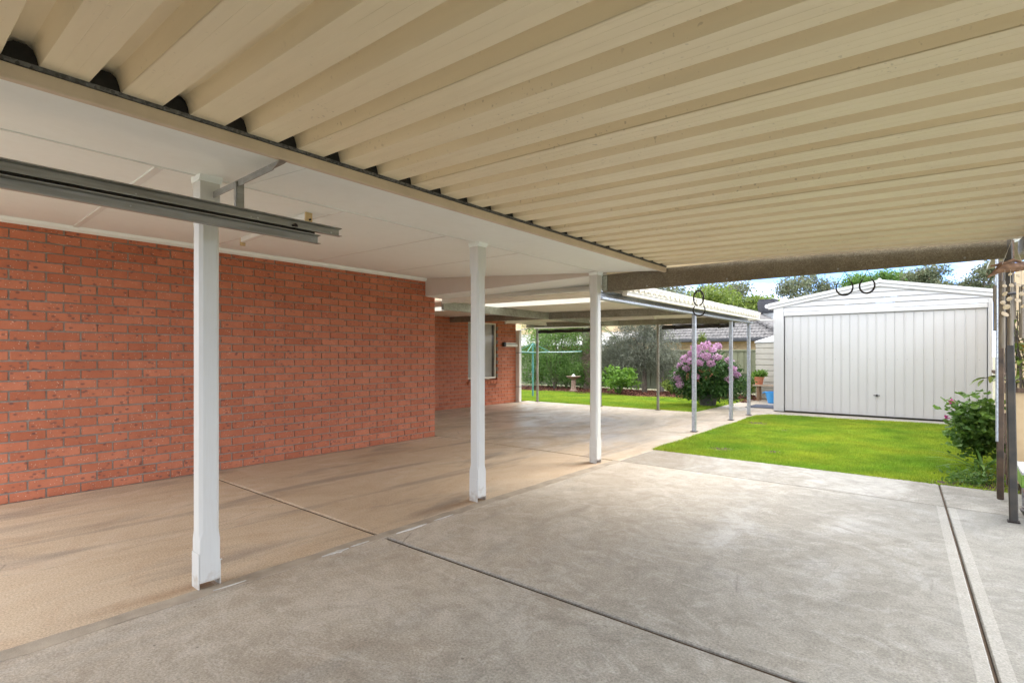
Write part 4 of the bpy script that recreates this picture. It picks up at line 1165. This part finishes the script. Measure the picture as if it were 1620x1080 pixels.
# feathery green trees at the left, behind the clothesline
bush('feathery_tree', 'feathery light green tree beside the far brick corner', 'tree',
     [(-11.6, 16.2, 1.2, .8, .6, .7), (-11.0, 16.3, .7, .8, .5, .5), (-12.3, 16.4, 1.5, .8, .6, .8), (-11.2, 16.4, 2.0, .8, .6, .45), (-10.6, 16.5, 1.7, .6, .5, .45)],
     620, 26, .10, .075, 'l_mid', (-11.4, 16.4, 0), [(-11.7, 16.3, 1.6), (-10.9, 16.4, 1.8), (-12.2, 16.5, 1.9), (-11.3, 16.3, 2.2)], .05, asp=.25, droop=.2, shell=.6)
bush('hedge_shrub', 'dense mid green shrub under the feathery tree behind the bird bath', 'shrub',
     [(-10.9, 16.9, .8, .65, .5, .75), (-11.9, 16.9, .65, .7, .5, .6), (-10.5, 17.0, .55, .5, .4, .5), (-12.8, 16.8, .8, .7, .5, .8)], 420, 26, .08, .07, 'l_mid', (-11.2, 16.9, 0), [(-11.0, 16.9, .9), (-11.7, 16.9, .8)], .03, asp=.5)
bush('yellow_tree', 'sparse yellow green tree behind the fence at the left of the garden', 'tree',
     [(-13.2, 19.5, 2.3, 1.1, .8, .6), (-12.2, 19.6, 2.6, .9, .7, .5), (-14.4, 19.6, 2.4, .9, .7, .7)], 260, 22, .13, .11, 'l_yellow', (-13, 19.5, 0), [(-13.2, 19.5, 2.4), (-12.3, 19.6, 2.6), (-14.2, 19.6, 2.5)], .07, asp=.35, shell=.6)
# acanthus-like bright plant
def fronds(name, label, cat, c, n, h, spread, leaf, mat, group=None):
    e = empty(name, c); tag(e, label, cat, group)
    mb = MB(); P = []
    for k in range(n):
        a = random.uniform(0, 2 * math.pi); rr = spread * math.sqrt(random.random()); hh = h * random.uniform(.45, 1) * (1.15 - .5 * rr / spread)
        pts = [Vector((c[0], c[1], c[2])).lerp(Vector((c[0] + rr * math.cos(a), c[1] + rr * math.sin(a), c[2] + hh)), f) + Vector((0, 0, .25 * hh * math.sin(math.pi * f))) for f in (0, .3, .6, .85, 1)]
        mb.tube(pts, [.008, .007, .006, .004, .002], 5)
        for f in np.linspace(.35, 1.0, 9):
            i = min(3, int(f * 4)); q = pts[i].lerp(pts[i + 1], f * 4 - i)
            for _ in range(7): P.append(q + Vector((random.gauss(0, .05), random.gauss(0, .05), random.gauss(0, .04))))
    crown('leaves', leaf_verts(np.array([tuple(p) for p in P]), leaf, .42, .1), mat, e)
    local(mb.build('stems', M['l_mid']), e)
    return e
fronds('leafy_plant', 'tall bright green lobed leaf plant at the front of the garden bed', 'plant', (-8.05, 15.15, 0), 26, .95, .62, .13, 'l_bright')
fronds('leafy_plant', 'small yellow green rounded shrub beside the middle patio post', 'plant', (-6.85, 16.4, 0), 16, .45, .42, .09, 'l_yellow')
fronds('leafy_plant', 'low yellow green ground cover tuft at the edge of the mulch', 'plant', (-5.9, 15.5, -.02), 10, .16, .4, .07, 'l_yellow')
fronds('leafy_plant', 'small dark green plant at the mulch edge left of the potted bush', 'plant', (-5.6, 16.7, 0), 14, .5, .4, .08, 'l_dark')
fronds('leafy_plant', 'dark green low plant right of the potted lilac bush by the fence', 'plant', (-4.7, 17.0, 0), 14, .6, .4, .08, 'l_dark')

# palm near the bird bath
palm = empty('palm_tree', (-10.35, 17.0, 0)); tag(palm, 'palm with rough brown trunk behind the bird bath', 'palm tree')
pts = [(-10.35 + .04 * math.sin(k), 17.0, -.03 + k * .24) for k in range(11)]
local(MB().tube(pts, [.17, .15, .14, .15, .16, .17, .19, .2, .19, .18, .15], 12).build('trunk', M['palm_bark']), palm)
stub = MB()
for k in range(60):
    a = k * 2.4; z = .9 + k * .025
    c = Vector((-10.35 + .15 * math.cos(a), 17.0 + .15 * math.sin(a), z)); d = Vector((math.cos(a), math.sin(a), 1.1)).normalized()
    stub.tube([c, c + d * .14], [.035, .012], 5)
local(stub.build('frond_stubs', M['palm_bark']), palm)
for k in range(16):
    a = k * 2 * math.pi / 16 + random.uniform(-.2, .2); el = random.uniform(.1, 1.1); Ln = 1.6
    P, mb = [], MB()
    pts = [Vector((-10.35, 17.0, 2.3)) + Vector((math.cos(a) * f * Ln, math.sin(a) * f * Ln, Ln * (f * math.sin(el) - f * f * .75))) for f in np.linspace(0, 1, 7)]
    mb.tube(pts, [.02, .017, .014, .011, .008, .006, .003], 5)
    for f in np.linspace(.15, 1, 30):
        i = min(5, int(f * 6)); q = pts[i].lerp(pts[i + 1], f * 6 - i); dr = (pts[i + 1] - pts[i]).normalized()
        sd_ = dr.cross(Vector((0, 0, 1))).normalized()
        for s_ in (-1, 1):
            tip = q + sd_ * s_ * .3 * math.sin(math.pi * (.15 + .8 * f)) + dr * .18 + Vector((0, 0, -.08))
            w_ = dr * .014
            n0 = len(mb.v); mb.v += [tuple(q - w_), tuple(q + w_), tuple(tip)]; mb.f.append((n0, n0 + 1, n0 + 2))
    local(mb.build('frond', M['frond']), palm)

# lilac flowering bush in a dark pot on the lawn
lb = empty('potted_bush', (-4.55, 13.1, 0)); tag(lb, 'lilac flowering bush in a dark pot on the back lawn', 'potted plant')
local(MB().lathe([(0, .0), (.17, .0), (.2, .12), (.235, .27), (.245, .3), (.22, .3), (.2, .24), (0, .24)], (-4.55, 13.1, -.01), 28).build('pot', M['darkpot'], smooth=True), lb)
P, _ = clumps([(-4.55, 13.1, .75, .62, .6, .5), (-5.0, 13.1, .6, .45, .4, .38), (-4.1, 13.15, .62, .42, .4, .42), (-4.55, 13.05, .45, .55, .5, .25)], 420, 24, .07, .75)
P = P[P[:, 2] > .06]
crown('leaves', leaf_verts(P, .085, .42, .1), 'l_dark', lb)
heads = [(-4.72, 12.72, 1.42), (-4.52, 12.70, 1.45), (-4.33, 12.78, 1.38), (-4.85, 12.80, 1.28), (-4.62, 12.60, 1.27), (-4.42, 12.62, 1.22), (-4.22, 12.75, 1.20), (-5.02, 12.85, 1.16), (-4.78, 12.60, 1.10), (-4.55, 12.52, 1.06), (-4.30, 12.58, 1.05), (-5.16, 12.90, .98), (-5.25, 12.95, .78), (-5.34, 12.98, .64), (-5.12, 12.78, .66), (-4.92, 12.66, .93), (-3.92, 12.95, .92), (-3.84, 13.0, .78), (-3.98, 12.88, .68), (-4.6, 13.2, 1.52), (-4.35, 13.2, 1.46), (-4.85, 13.15, 1.42), (-4.05, 13.1, 1.12), (-4.62, 12.46, .74), (-5.05, 12.6, .52)]
for k, c in enumerate(heads):
    r_ = .105 * random.uniform(.75, 1.15)
    d = RNG.normal(0, 1, (260, 3)); d /= np.linalg.norm(d, axis=1)[:, None]
    P = np.array(c) + d * (r_ * RNG.uniform(.75, 1.0, (260, 1))) * (1, 1, .8)
    crown('flower_head', leaf_verts(P, .034, .8, 0, .3), 'l_flower', lb)
P, _ = clumps([(-4.6, 12.55, .85, .35, .15, .25)], 14, 10, .02)
crown('faded_flowers', leaf_verts(P, .035, .7, 0), 'l_orange', lb)
P, _ = clumps([(-4.7, 13.1, 1.62, .04, .04, .16)], 40, 8, .03)
crown('new_shoots', leaf_verts(P, .05, .5, .6), 'l_yellow', lb)
limbs((-4.55, 13.1, .2), [(-4.6, 13.0, 1.3), (-4.3, 13.1, 1.2), (-5.0, 13.1, 1.0), (-4.1, 13.1, .8), (-5.2, 13.05, .6), (-4.7, 13.1, 1.7), (-4.2, 13.05, 1.6), (-4.0, 13.1, 1.45)], .018, 'bark_dark', lb, 'stems', 5)

# far trees: neighbours' gums and a bright round-headed tree
def fartree(label, px0, px1, pyt, pyb, Z, mat, n, leaf, nl=6, bark='bark_grey', asp=.4, name='gum_tree', group='trees far behind the sheds'):
    c = at((px0 + px1) / 2, pyt, Z); w = (px1 - px0) / CF * Z / 2
    top, bot = c.z, at(px0, pyb, Z).z
    e = empty(name, (c.x, c.y, 0)); tag(e, label, 'tree', group)
    rx = Vector((cA, sA, 0)); lobes = []; tops = []
    for k in range(nl):
        f = random.uniform(-.75, .75); hh = random.uniform(.25, .85)
        q = Vector((c.x, c.y, 0)) + rx * (f * w) + Vector((-sA, cA, 0)) * random.uniform(-.6, .6) * w
        r_ = w * random.uniform(.34, .55)
        zc = bot + (top - bot) * hh * (1 - .35 * abs(f))
        lobes.append((q.x, q.y, min(zc, top - r_ * .5), r_, r_, r_ * .6)); tops.append((q.x, q.y, zc))
    P, _ = clumps(lobes, n, 22, .22 * Z / 45, .7)
    crown('crown', leaf_verts(P, leaf, asp, 0, droop=.2), mat, e)
    zt = bot + .25 * (top - bot)
    local(MB().tube([(c.x, c.y, -.1), (c.x + .2, c.y, zt * .5), (c.x, c.y, zt)], [.3, .24, .2], 9).build('trunk', M[bark], smooth=True), e)
    limbs((c.x, c.y, zt), tops, .11, bark, e)
    return e
random.seed(21)
fartree('bright yellow green round headed tree above the tiled roof', 1085, 1215, 436, 545, 40, 'l_yellow', 620, .26, 9, 'bark_grey', .5, 'round_tree')
fartree('grey green gum tree left of the bright round tree above the patio roof', 1040, 1150, 432, 530, 47, 'l_euc', 420, .24, 7)
fartree('dark olive gum tree behind the bright round tree', 1130, 1215, 428, 520, 55, 'l_euc', 360, .27, 6)
fartree('small gum tree left of the white shed gable just right of the roof cooler', 1240, 1335, 424, 500, 46, 'l_euc', 440, .23, 6)
fartree('green gum tree behind the hanging horseshoes over the shed ridge', 1325, 1405, 412, 500, 48, 'l_mid', 380, .24, 6)
fartree('thin airy gum tree just right of the shed ridge', 1392, 1450, 415, 500, 52, 'l_euc', 200, .24, 5)
fartree('broad grey gum tree above the right slope of the shed roof', 1415, 1500, 408, 500, 47, 'l_euc', 460, .24, 7)
fartree('dark gum tree low behind the right slope of the shed roof', 1475, 1535, 428, 505, 45, 'l_euc', 340, .23, 5)
fartree('airy gum tree at the right end of the shed beside the steel post', 1522, 1590, 400, 505, 43, 'l_euc', 300, .22, 6)
fartree('gum tree far left beyond the pale house', 860, 990, 425, 540, 60, 'l_euc', 400, .3, 6)

# ------------------------------------------------------------------ garden things
bb = empty('bird_bath', (-10.05, 15.6, 0)); tag(bb, 'small terracotta coloured bird bath at the edge of the lawn', 'bird bath')
local(MB().lathe([(0, 0), (.15, 0), (.15, .04), (.10, .07), (.075, .2), (.085, .32), (.07, .4), (.10, .44)], (-10.05, 15.6, -.02), 20).build('pedestal', M['stone'], smooth=True), bb)
local(MB().lathe([(0, .44), (.10, .44), (.22, .49), (.26, .535), (.25, .54), (.2, .51), (0, .49)], (-10.05, 15.6, -.02), 24).build('bowl', M['stone'], smooth=True), bb)
local(MB().lathe([(0, .5), (.06, .5), (.07, .55), (.03, .6), (0, .62)], (-10.05, 15.6, -.02), 12).build('ornament', M['whiteframe'], smooth=True), bb)

ch = empty('clothesline', (-9.7, 12.8, 0)); tag(ch, 'blue green rotary clothesline on the back lawn', 'clothesline')
HC = Vector((-9.7, 12.8, 0))
local(MB().tube([HC, HC + Vector((0, 0, 1.42))], .028, 10).build('mast', M['hoist'], smooth=True), ch)
local(MB().tube([HC + Vector((0, 0, .7)), HC + Vector((0, 0, 1.02))], .036, 10).build('winder', M['hoist'], smooth=True), ch)
for k in range(4):
    a = R(20 + 90 * k); d = Vector((math.cos(a), math.sin(a), 0))
    local(MB().tube([HC + Vector((0, 0, 1.32)), HC + d * 1.5 + Vector((0, 0, 1.36))], .016, 6).build('arm', M['hoist']), ch)
    local(MB().tube([HC + Vector((0, 0, 1.6)), HC + d * .55 + Vector((0, 0, 1.34))], .01, 6).build('stay', M['hoist']), ch)
    for j in range(5):
        a2 = R(20 + 90 * (k + 1)); d2 = Vector((math.cos(a2), math.sin(a2), 0)); rr = .6 + .22 * j
        local(MB().tube([HC + d * rr + Vector((0, 0, 1.345)), HC + (d + d2) * rr * .5 + Vector((0, 0, 1.33)), HC + d2 * rr + Vector((0, 0, 1.345))], .004, 4).build('line', M['hoistwire']), ch)
local(MB().tube([HC + Vector((0, 0, 1.42)), HC + Vector((0, 0, 1.62))], .02, 8).build('mast_top', M['hoist']), ch)

bn = empty('timber_bench', (-3.75, 15.8, 0)); tag(bn, 'small timber bench beside the water tank', 'bench')
local(MB().box(-4.15, -3.35, 15.45, 15.62, .40, .44).build('seat_plank', M['benchtop'], bevel=.004), bn)
local(MB().box(-4.15, -3.35, 15.63, 15.80, .40, .44).build('seat_plank', M['benchtop'], bevel=.004), bn)
for x in (-4.06, -3.5):
    for y in (15.5, 15.72): local(MB().box(x, x + .06, y, y + .05, 0, .4).build('leg', M['timber'], bevel=.004), bn)
pt = empty('potted_plant', (-4.02, 15.6, .44)); tag(pt, 'terracotta pot with small green plant on the bench end', 'potted plant')
local(MB().lathe([(0, 0), (.09, 0), (.12, .17), (.135, .17), (.135, .21), (.115, .21), (.11, .18), (0, .18)], (-4.02, 15.6, .442), 20).build('pot', M['terracotta'], smooth=True), pt)
P, _ = clumps([(-4.02, 15.6, .72, .16, .16, .08)], 60, 12, .03); crown('leaves', leaf_verts(P, .06, .5, .4), 'l_bright', pt)
fronds('leafy_plant', 'light green bushy plant on the ground left of the bench', 'plant', (-4.35, 15.95, 0), 14, .55, .3, .08, 'l_yellow')
tb = empty('blue_tub', (-3.5, 15.1, 0)); tag(tb, 'bright blue plastic tub in front of the bench by the shed', 'tub')
local(MB().lathe([(0, 0), (.17, 0), (.235, .27), (.25, .27), (.25, .29), (.225, .29), (.165, .02), (0, .02)], (-3.5, 15.1, -.004), 24).build('bowl', M['bluetub'], smooth=True), tb)
local(MB().tube([(-3.74, 15.1, .28), (-3.79, 15.06, .25), (-3.79, 15.14, .25), (-3.74, 15.1, .28)], .012, 6).build('handle', M['bluetub']), tb)
mt_ = empty('door_mat', (-3.45, 14.0, 0)); tag(mt_, 'dark blue grey mat on the path beside the shed', 'mat')
local(MB().box(-3.75, -3.1, 13.45, 14.35, -.004, .006).build('pile', M['mat'], bevel=.002), mt_)
local(MB().box(-3.78, -3.07, 13.42, 14.38, -.005, .003).build('border', M['blackplastic']), mt_)

# ------------------------------------------------------------------ hanging horseshoes
def horseshoe(x, z, label, rx=.062, rz=.07, flip=False, rot=0.0, ztop=1.972, y=5.43, opening=.55):
    e = empty('horseshoe', (x, y, z)); tag(e, label, 'horseshoe', 'horseshoes hung from the carport end beam')
    pts = []
    for k in range(25):
        a = math.pi * (.5 + opening * .5) + (2 * math.pi - math.pi * opening) * k / 24
        dx, dz = rx * math.cos(a), rz * math.sin(a)
        if flip: dz = -dz; 
        pts.append((x + dx * math.cos(rot), y + dx * math.sin(rot), z + dz))
    mb = MB()
    rr = [.0055 + .003 * math.sin(math.pi * k / 24) for k in range(25)]
    mb.tube(pts, rr, 6)
    local(mb.build('shoe', M['iron'], smooth=True), e)
    ends = [pts[0], pts[-1]] if not flip else [pts[4], pts[-5]]
    w = MB()
    for q in ends: w.tube([q, (x, y + .02, ztop)], .0022, 5)
    local(w.build('wire', M['iron']), e)
    return e
horseshoe(-1.975, 1.705, 'lower of the two horseshoes hung together in front of the patio roof edge', .058, .06, ztop=1.93, rot=.2)
horseshoe(-1.99, 1.83, 'upper pear shaped horseshoe of the pair hung in front of the patio roof edge', .056, .078, flip=True, opening=.12, y=5.455, rot=-.15)
horseshoe(-.70, 1.832, 'left of the two horseshoes hung in front of the shed gable', .062, .066, ztop=1.974, rot=.1)
horseshoe(-.535, 1.835, 'right of the two horseshoes hung in front of the shed ridge', .055, .064, ztop=1.974, rot=-.1, opening=.4)

# ------------------------------------------------------------------ wind chime at the right post
wc = empty('wind_chime', (.33, 5.06, 1.85)); tag(wc, 'driftwood wind chime with shells and tubes hanging at the right edge', 'wind chime')
ax = Vector((cA, sA, 0)); O = at(1597, 428, 3.7)
def wcp(u, v, d=0): return O + ax * u + Vector((-sA, cA, 0)) * d + Vector((0, 0, v))
local(MB().tube([wcp(-.15, -.045), wcp(-.11, -.02), wcp(-.06, .015), wcp(.02, .02), wcp(.10, .03), wcp(.2, .01)], [.006, .012, .03, .034, .028, .012], 8).build('driftwood', M['driftwood'], smooth=True), wc)
local(MB().tube([wcp(-.11, .035, .02), wcp(-.03, .05, .02), wcp(.04, .075, .02), wcp(.13, .06, .02)], [.006, .01, .012, .006], 7).build('driftwood', M['driftwood'], smooth=True), wc)
local(MB().tube([wcp(-.06, .02), wcp(.02, .22), wcp(.1, .03)], .002, 5).build('hanger_cord', M['string']), wc)
for u, v0, v1, r_, d in ((-.075, -.1, -.42, .010, .03), (-.05, -.075, -.54, .017, 0), (-.005, -.09, -.43, .013, .05), (.015, -.11, -.52, .017, .01), (.055, -.08, -.34, .016, .03), (.085, -.1, -.47, .015, 0)):
    local(MB().tube([wcp(u, v0, d), wcp(u, v1, d)], r_, 10).build('tube', M['tube'], smooth=True), wc)
    local(MB().tube([wcp(u, v0, d), wcp(u, .0, d)], .0012, 4).build('cord', M['string']), wc)
for k, (u, v, s_) in enumerate(((-.058, -.11, .014), (-.055, -.165, .018), (-.07, -.225, .017), (-.045, -.255, .022), (-.055, -.305, .022), (-.02, -.03, .012), (-.01, -.105, .015), (-.025, -.2, .018), (.04, -.105, .014), (.06, -.165, .017), (.035, -.21, .018), (.08, -.12, .013), (.035, -.04, .012), (.07, -.25, .015))):
    m = Matrix.Rotation(random.uniform(-.5, .5), 3, 'X') @ Matrix.Rotation(R(39.4), 3, 'Z')
    sh = MB(); n = 10; vs = []
    for z_, q in ((-.0012, .5), (-.0006, 1), (.0016, .55)):
        for j in range(n):
            a = 2 * math.pi * j / n
            p = m @ Vector((s_ * 1.25 * q * math.cos(a), 0, s_ * .85 * q * math.sin(a))) + m @ Vector((0, z_ * 2, 0))
            vs.append(wcp(u, v, -.025) + p)
    sh.add(vs, [tuple(range(n - 1, -1, -1)), tuple(range(2 * n, 3 * n))] + [(i * n + j, i * n + (j + 1) % n, (i + 1) * n + (j + 1) % n, (i + 1) * n + j) for i in range(2) for j in range(n)])
    local(sh.build('shell', M['shell']), wc)
for u in (-.055, -.015, .05):
    local(MB().tube([wcp(u, .0, -.025), wcp(u, -.3, -.025)], .001, 4).build('cord', M['string']), wc)
local(MB().tube([wcp(-.04, -.165, -.02), wcp(.02, -.16, -.02)], .010, 8).build('clapper', M['blackplastic']), wc)

# ------------------------------------------------------------------ boundary on the right
bw = empty('boundary_wall', (.7, 9, 0)); tag(bw, 'cream wall with eave along the right hand boundary', 'wall')
local(MB().box(.66, .78, 6.5, 12.8, -.05, 2.3).build('wall_panel', M['creamwall'], bevel=.004), bw)
local(MB().hexa([(.335, 6.4, 2.2), (.9, 6.4, 2.34), (.9, 8.0, 2.34), (.335, 8.0, 2.2), (.335, 6.4, 2.24), (.9, 6.4, 2.4), (.9, 8.0, 2.4), (.335, 8.0, 2.24)]).build('eave', M['galvgreen'], bevel=.004), bw)
local(MB().box(.60, .657, 6.5, 12.8, .93, .98).build('rail', M['rotten']), bw)
sc_ = empty('timber_screen', (.42, 6.35, 0)); tag(sc_, 'rough brown timber screen frame behind the dark steel post', 'screen')
vs_ = MB()
prev = None
for k in range(24):
    z0, z1 = .12 + k * .088, .12 + (k + 1) * .088 - .0
    j = random.uniform(-.008, .008)
    vs_.box(.385 + j, .44, 6.26, 6.34, z0, z1)
local(vs_.build('upright', M['rotten']), sc_)
local(MB().box(.44, .62, 6.29, 6.31, .14, .92).build('infill_panel', M['creamwall']), sc_)
local(MB().box(.43, .66, 6.27, 6.32, .92, .96).build('cross_rail', M['rotten']), sc_)
sp2 = empty('steel_pole', (.345, 6.22, 0)); tag(sp2, 'slim blue grey steel pole beside the brown timber screen', 'pole')
local(MB().box(.325, .372, 6.20, 6.25, 0, 2.05).build('pole', M['rustpost'], bevel=.006), sp2)
local(MB().tube([(.325, 6.19, .5), (.325, 6.19, 2.1)], .010, 8).build('conduit', M['galvpost'], smooth=True), sp2)

# leafy climber in front of the cream wall: each long leaf by itself
def leafmesh(L, Wd, mat, bend=.25):
    vs, fs = [], []
    for k in range(5):
        f = k / 4; w = Wd * math.sin(math.pi * min(.97, .08 + f * .92)) ** .8
        z = -bend * L * f * f
        vs += [(f * L, -w, z + .12 * w), (f * L, 0, z - .15 * w), (f * L, w, z + .12 * w)]
    for k in range(4):
        b = k * 3
        fs += [(b, b + 3, b + 4, b + 1), (b + 1, b + 4, b + 5, b + 2)]
    me = MB().add(vs, fs).mesh('leaf', M[mat], smooth=True)
    return me
lm = leafmesh(.11, .019, 'l_vine')
cl = empty('climbing_shrub', (.55, 6.9, 0)); tag(cl, 'climber with long glossy leaves against the cream wall', 'shrub')
random.seed(5)
stems = MB()
for k in range(9):
    y = random.uniform(6.55, 7.4); x0 = random.uniform(.5, .62)
    pts = [(x0, y, 0), (x0 + random.uniform(-.05, .03), y + random.uniform(-.1, .1), .7), (x0 + random.uniform(-.1, .02), y + random.uniform(-.15, .15), 1.2), (x0 + random.uniform(-.12, .0), y + random.uniform(-.2, .2), 1.65)]
    stems.tube(pts, [.012, .009, .006, .003], 5)
    for j in range(13):
        f = random.uniform(.35, 1); i = min(2, int(f * 3)); q = Vector(pts[i]).lerp(Vector(pts[i + 1]), f * 3 - i)
        s_ = random.uniform(.7, 1.25)
        local(link('leaf', lm, None, q, (random.uniform(-.6, .6), random.uniform(-.5, .5), random.uniform(0, 6.28)), (s_, s_, s_)), cl)
pts = [(.5, 6.6, .9), (.40, 6.55, 1.02), (.32, 6.5, 1.05), (.24, 6.48, 1.03)]
stems.tube(pts, [.008, .006, .005, .003], 5)
for (px, dz, rz_) in ((.24, 1.03, 3.3), (.25, 1.02, 4.2), (.26, 1.04, 2.6), (.3, 1.05, 4.7), (.33, 1.06, 1.8), (.36, 1.05, 3.9), (.4, 1.04, 2.9)):
    local(link('leaf', lm, None, (px, 6.49, dz), (random.uniform(-.4, .4), random.uniform(.0, .6), rz_), (1.0, 1.1, 1)), cl)
local(stems.build('stems', M['bark_dark']), cl)

# geranium by the wall
ge = empty('geranium', (.28, 7.75, 0)); tag(ge, 'green geranium bush with magenta flowers at the lawn corner', 'shrub')
gm = []
for s_ in range(3):
    n = 9; vs = [(0, 0, 0)]; fs = []
    for k in range(n):
        a = -2.6 + 5.2 * k / (n - 1); rr = .036 * (1 + .12 * math.cos(k * 2.6))
        vs.append((rr * math.cos(a) + .012, rr * math.sin(a), .009 * (k % 2) + .004))
    for k in range(1, n): fs.append((0, k, k + 1 if k < n - 1 else 1))
    gm.append(MB().add(vs, fs[:-1]).mesh('leaf', M['l_mid' if s_ < 2 else 'l_bright']))
lob = [(.27, 7.8, .52, .26, .26, .36), (.14, 7.75, .38, .2, .2, .26), (.36, 7.8, .4, .2, .25, .35), (.1, 7.8, .62, .16, .16, .18)]
P, C = clumps(lob, 230, 1, .02, .85)
for q in P:
    if q[2] < .08: continue
    s_ = random.uniform(.8, 1.5)
    local(link('leaf', random.choice(gm), None, q, (random.uniform(-.7, .7), random.uniform(-.7, .5), random.uniform(0, 6.28)), (s_, s_, s_)), ge)
P, _ = clumps([(.27, 7.82, .42, .22, .22, .3)], 160, 14, .04, .3)
crown('inner_leaves', leaf_verts(P[P[:, 2] > .03], .05, .8, .2), 'l_mid', ge)
limbs((.28, 7.8, 0), [(.2, 7.75, .7), (.35, 7.8, .7), (.1, 7.7, .5), (.3, 7.9, .8), (.05, 7.75, .7)], .012, 'l_mid', ge, 'stems', 5)
for q in ((.03, 7.7, .72), (-.01, 7.68, .55)):
    P, _ = clumps([(*q, .012, .012, .01)], 6, 4, .005)
    crown('flower', leaf_verts(P, .022, .8, .2), 'magenta', ge)
st = empty('strap_plant', (.22, 7.3, 0)); tag(st, 'drooping strap leaved plant below the geranium', 'plant')
slm = leafmesh(.36, .014, 'l_mid', .75)
for k in range(22):
    s_ = random.uniform(.7, 1.2)
    local(link('leaf', slm, None, (.25 + random.uniform(-.06, .06), 7.35 + random.uniform(-.06, .06), .04), (0, random.uniform(-1.15, -.6), k * .9 + random.uniform(-.3, .3)), (s_, s_, s_)), st)
fronds('weed_tuft', 'low green weeds at the bare lawn corner by the pole', 'weeds', (.2, 6.85, -.01), 10, .1, .2, .04, 'l_mid')

# low potting table at the frame edge
tbn = empty('potting_table', (.56, 5.75, 0)); tag(tbn, 'low grey topped table with green edge at the far right', 'table')
local(MB().box(.43, 1.0, 5.55, 6.1, .335, .36).build('table_top', M['tabletop'], bevel=.004), tbn)
local(MB().box(.428, .446, 5.548, 6.102, .24, .333).build('apron', M['greenpaint'], bevel=.003), tbn)
local(MB().box(.447, 1.0, 5.548, 5.566, .24, .333).build('apron', M['greenpaint'], bevel=.003), tbn)
for x in (.47, .93):
    for y in (5.58, 6.03): local(MB().box(x, x + .04, y, y + .04, 0, .335).build('leg', M['galv']), tbn)
pt = empty('flower_pot', (.55, 5.7, 0)); tag(pt, 'dark red saucer pot under the low table', 'pot')
local(MB().lathe([(0, 0), (.11, 0), (.13, .04), (.12, .045), (.1, .02), (0, .02)], (.56, 5.72, .002), 20).build('saucer', M['darkpot'], smooth=True), pt)
local(MB().lathe([(0, .03), (.07, .03), (.095, .17), (.105, .17), (.105, .2), (.09, .2), (.085, .17), (0, .16)], (.56, 5.72, .002), 20).build('pot', M['terracotta'], smooth=True), pt)
bp = empty('plant_pot', (.62, 5.85, .36)); tag(bp, 'blue grey glazed pot standing on the low table', 'pot')
local(MB().lathe([(0, 0), (.06, 0), (.085, .08), (.08, .13), (.07, .13), (.07, .1), (0, .1)], (.62, 5.85, .361), 20).build('body', M['cooler'], smooth=True), bp)
P, _ = clumps([(.62, 5.85, .54, .06, .06, .05)], 30, 10, .02); crown('leaves', leaf_verts(P, .04, .5, .5), 'l_dark', bp)

# dark door added unseen behind the camera to shade the carport
gd = empty('garage_door', (-1, -.75, 0)); tag(gd, 'dark ribbed garage door closing the front of the carport', 'garage door')
gp = MB().prism([(0, .01), (.012, .028), (.022, .028), (.03, .014), (.144, .014), (.148, .003), (0, .003)], 'z', .02, 2.1).mesh('door_panel', M['gutterdark'])  # panel of the added shade door
for k in range(19): local(link('door_panel', gp, None, (-2.4 + k * .15, -.78, 0)), gd)  # panels of the added shade door
local(MB().box(-2.4, .45, -.80, -.778, .02, 2.1).build('frame', M['galv']), gd)
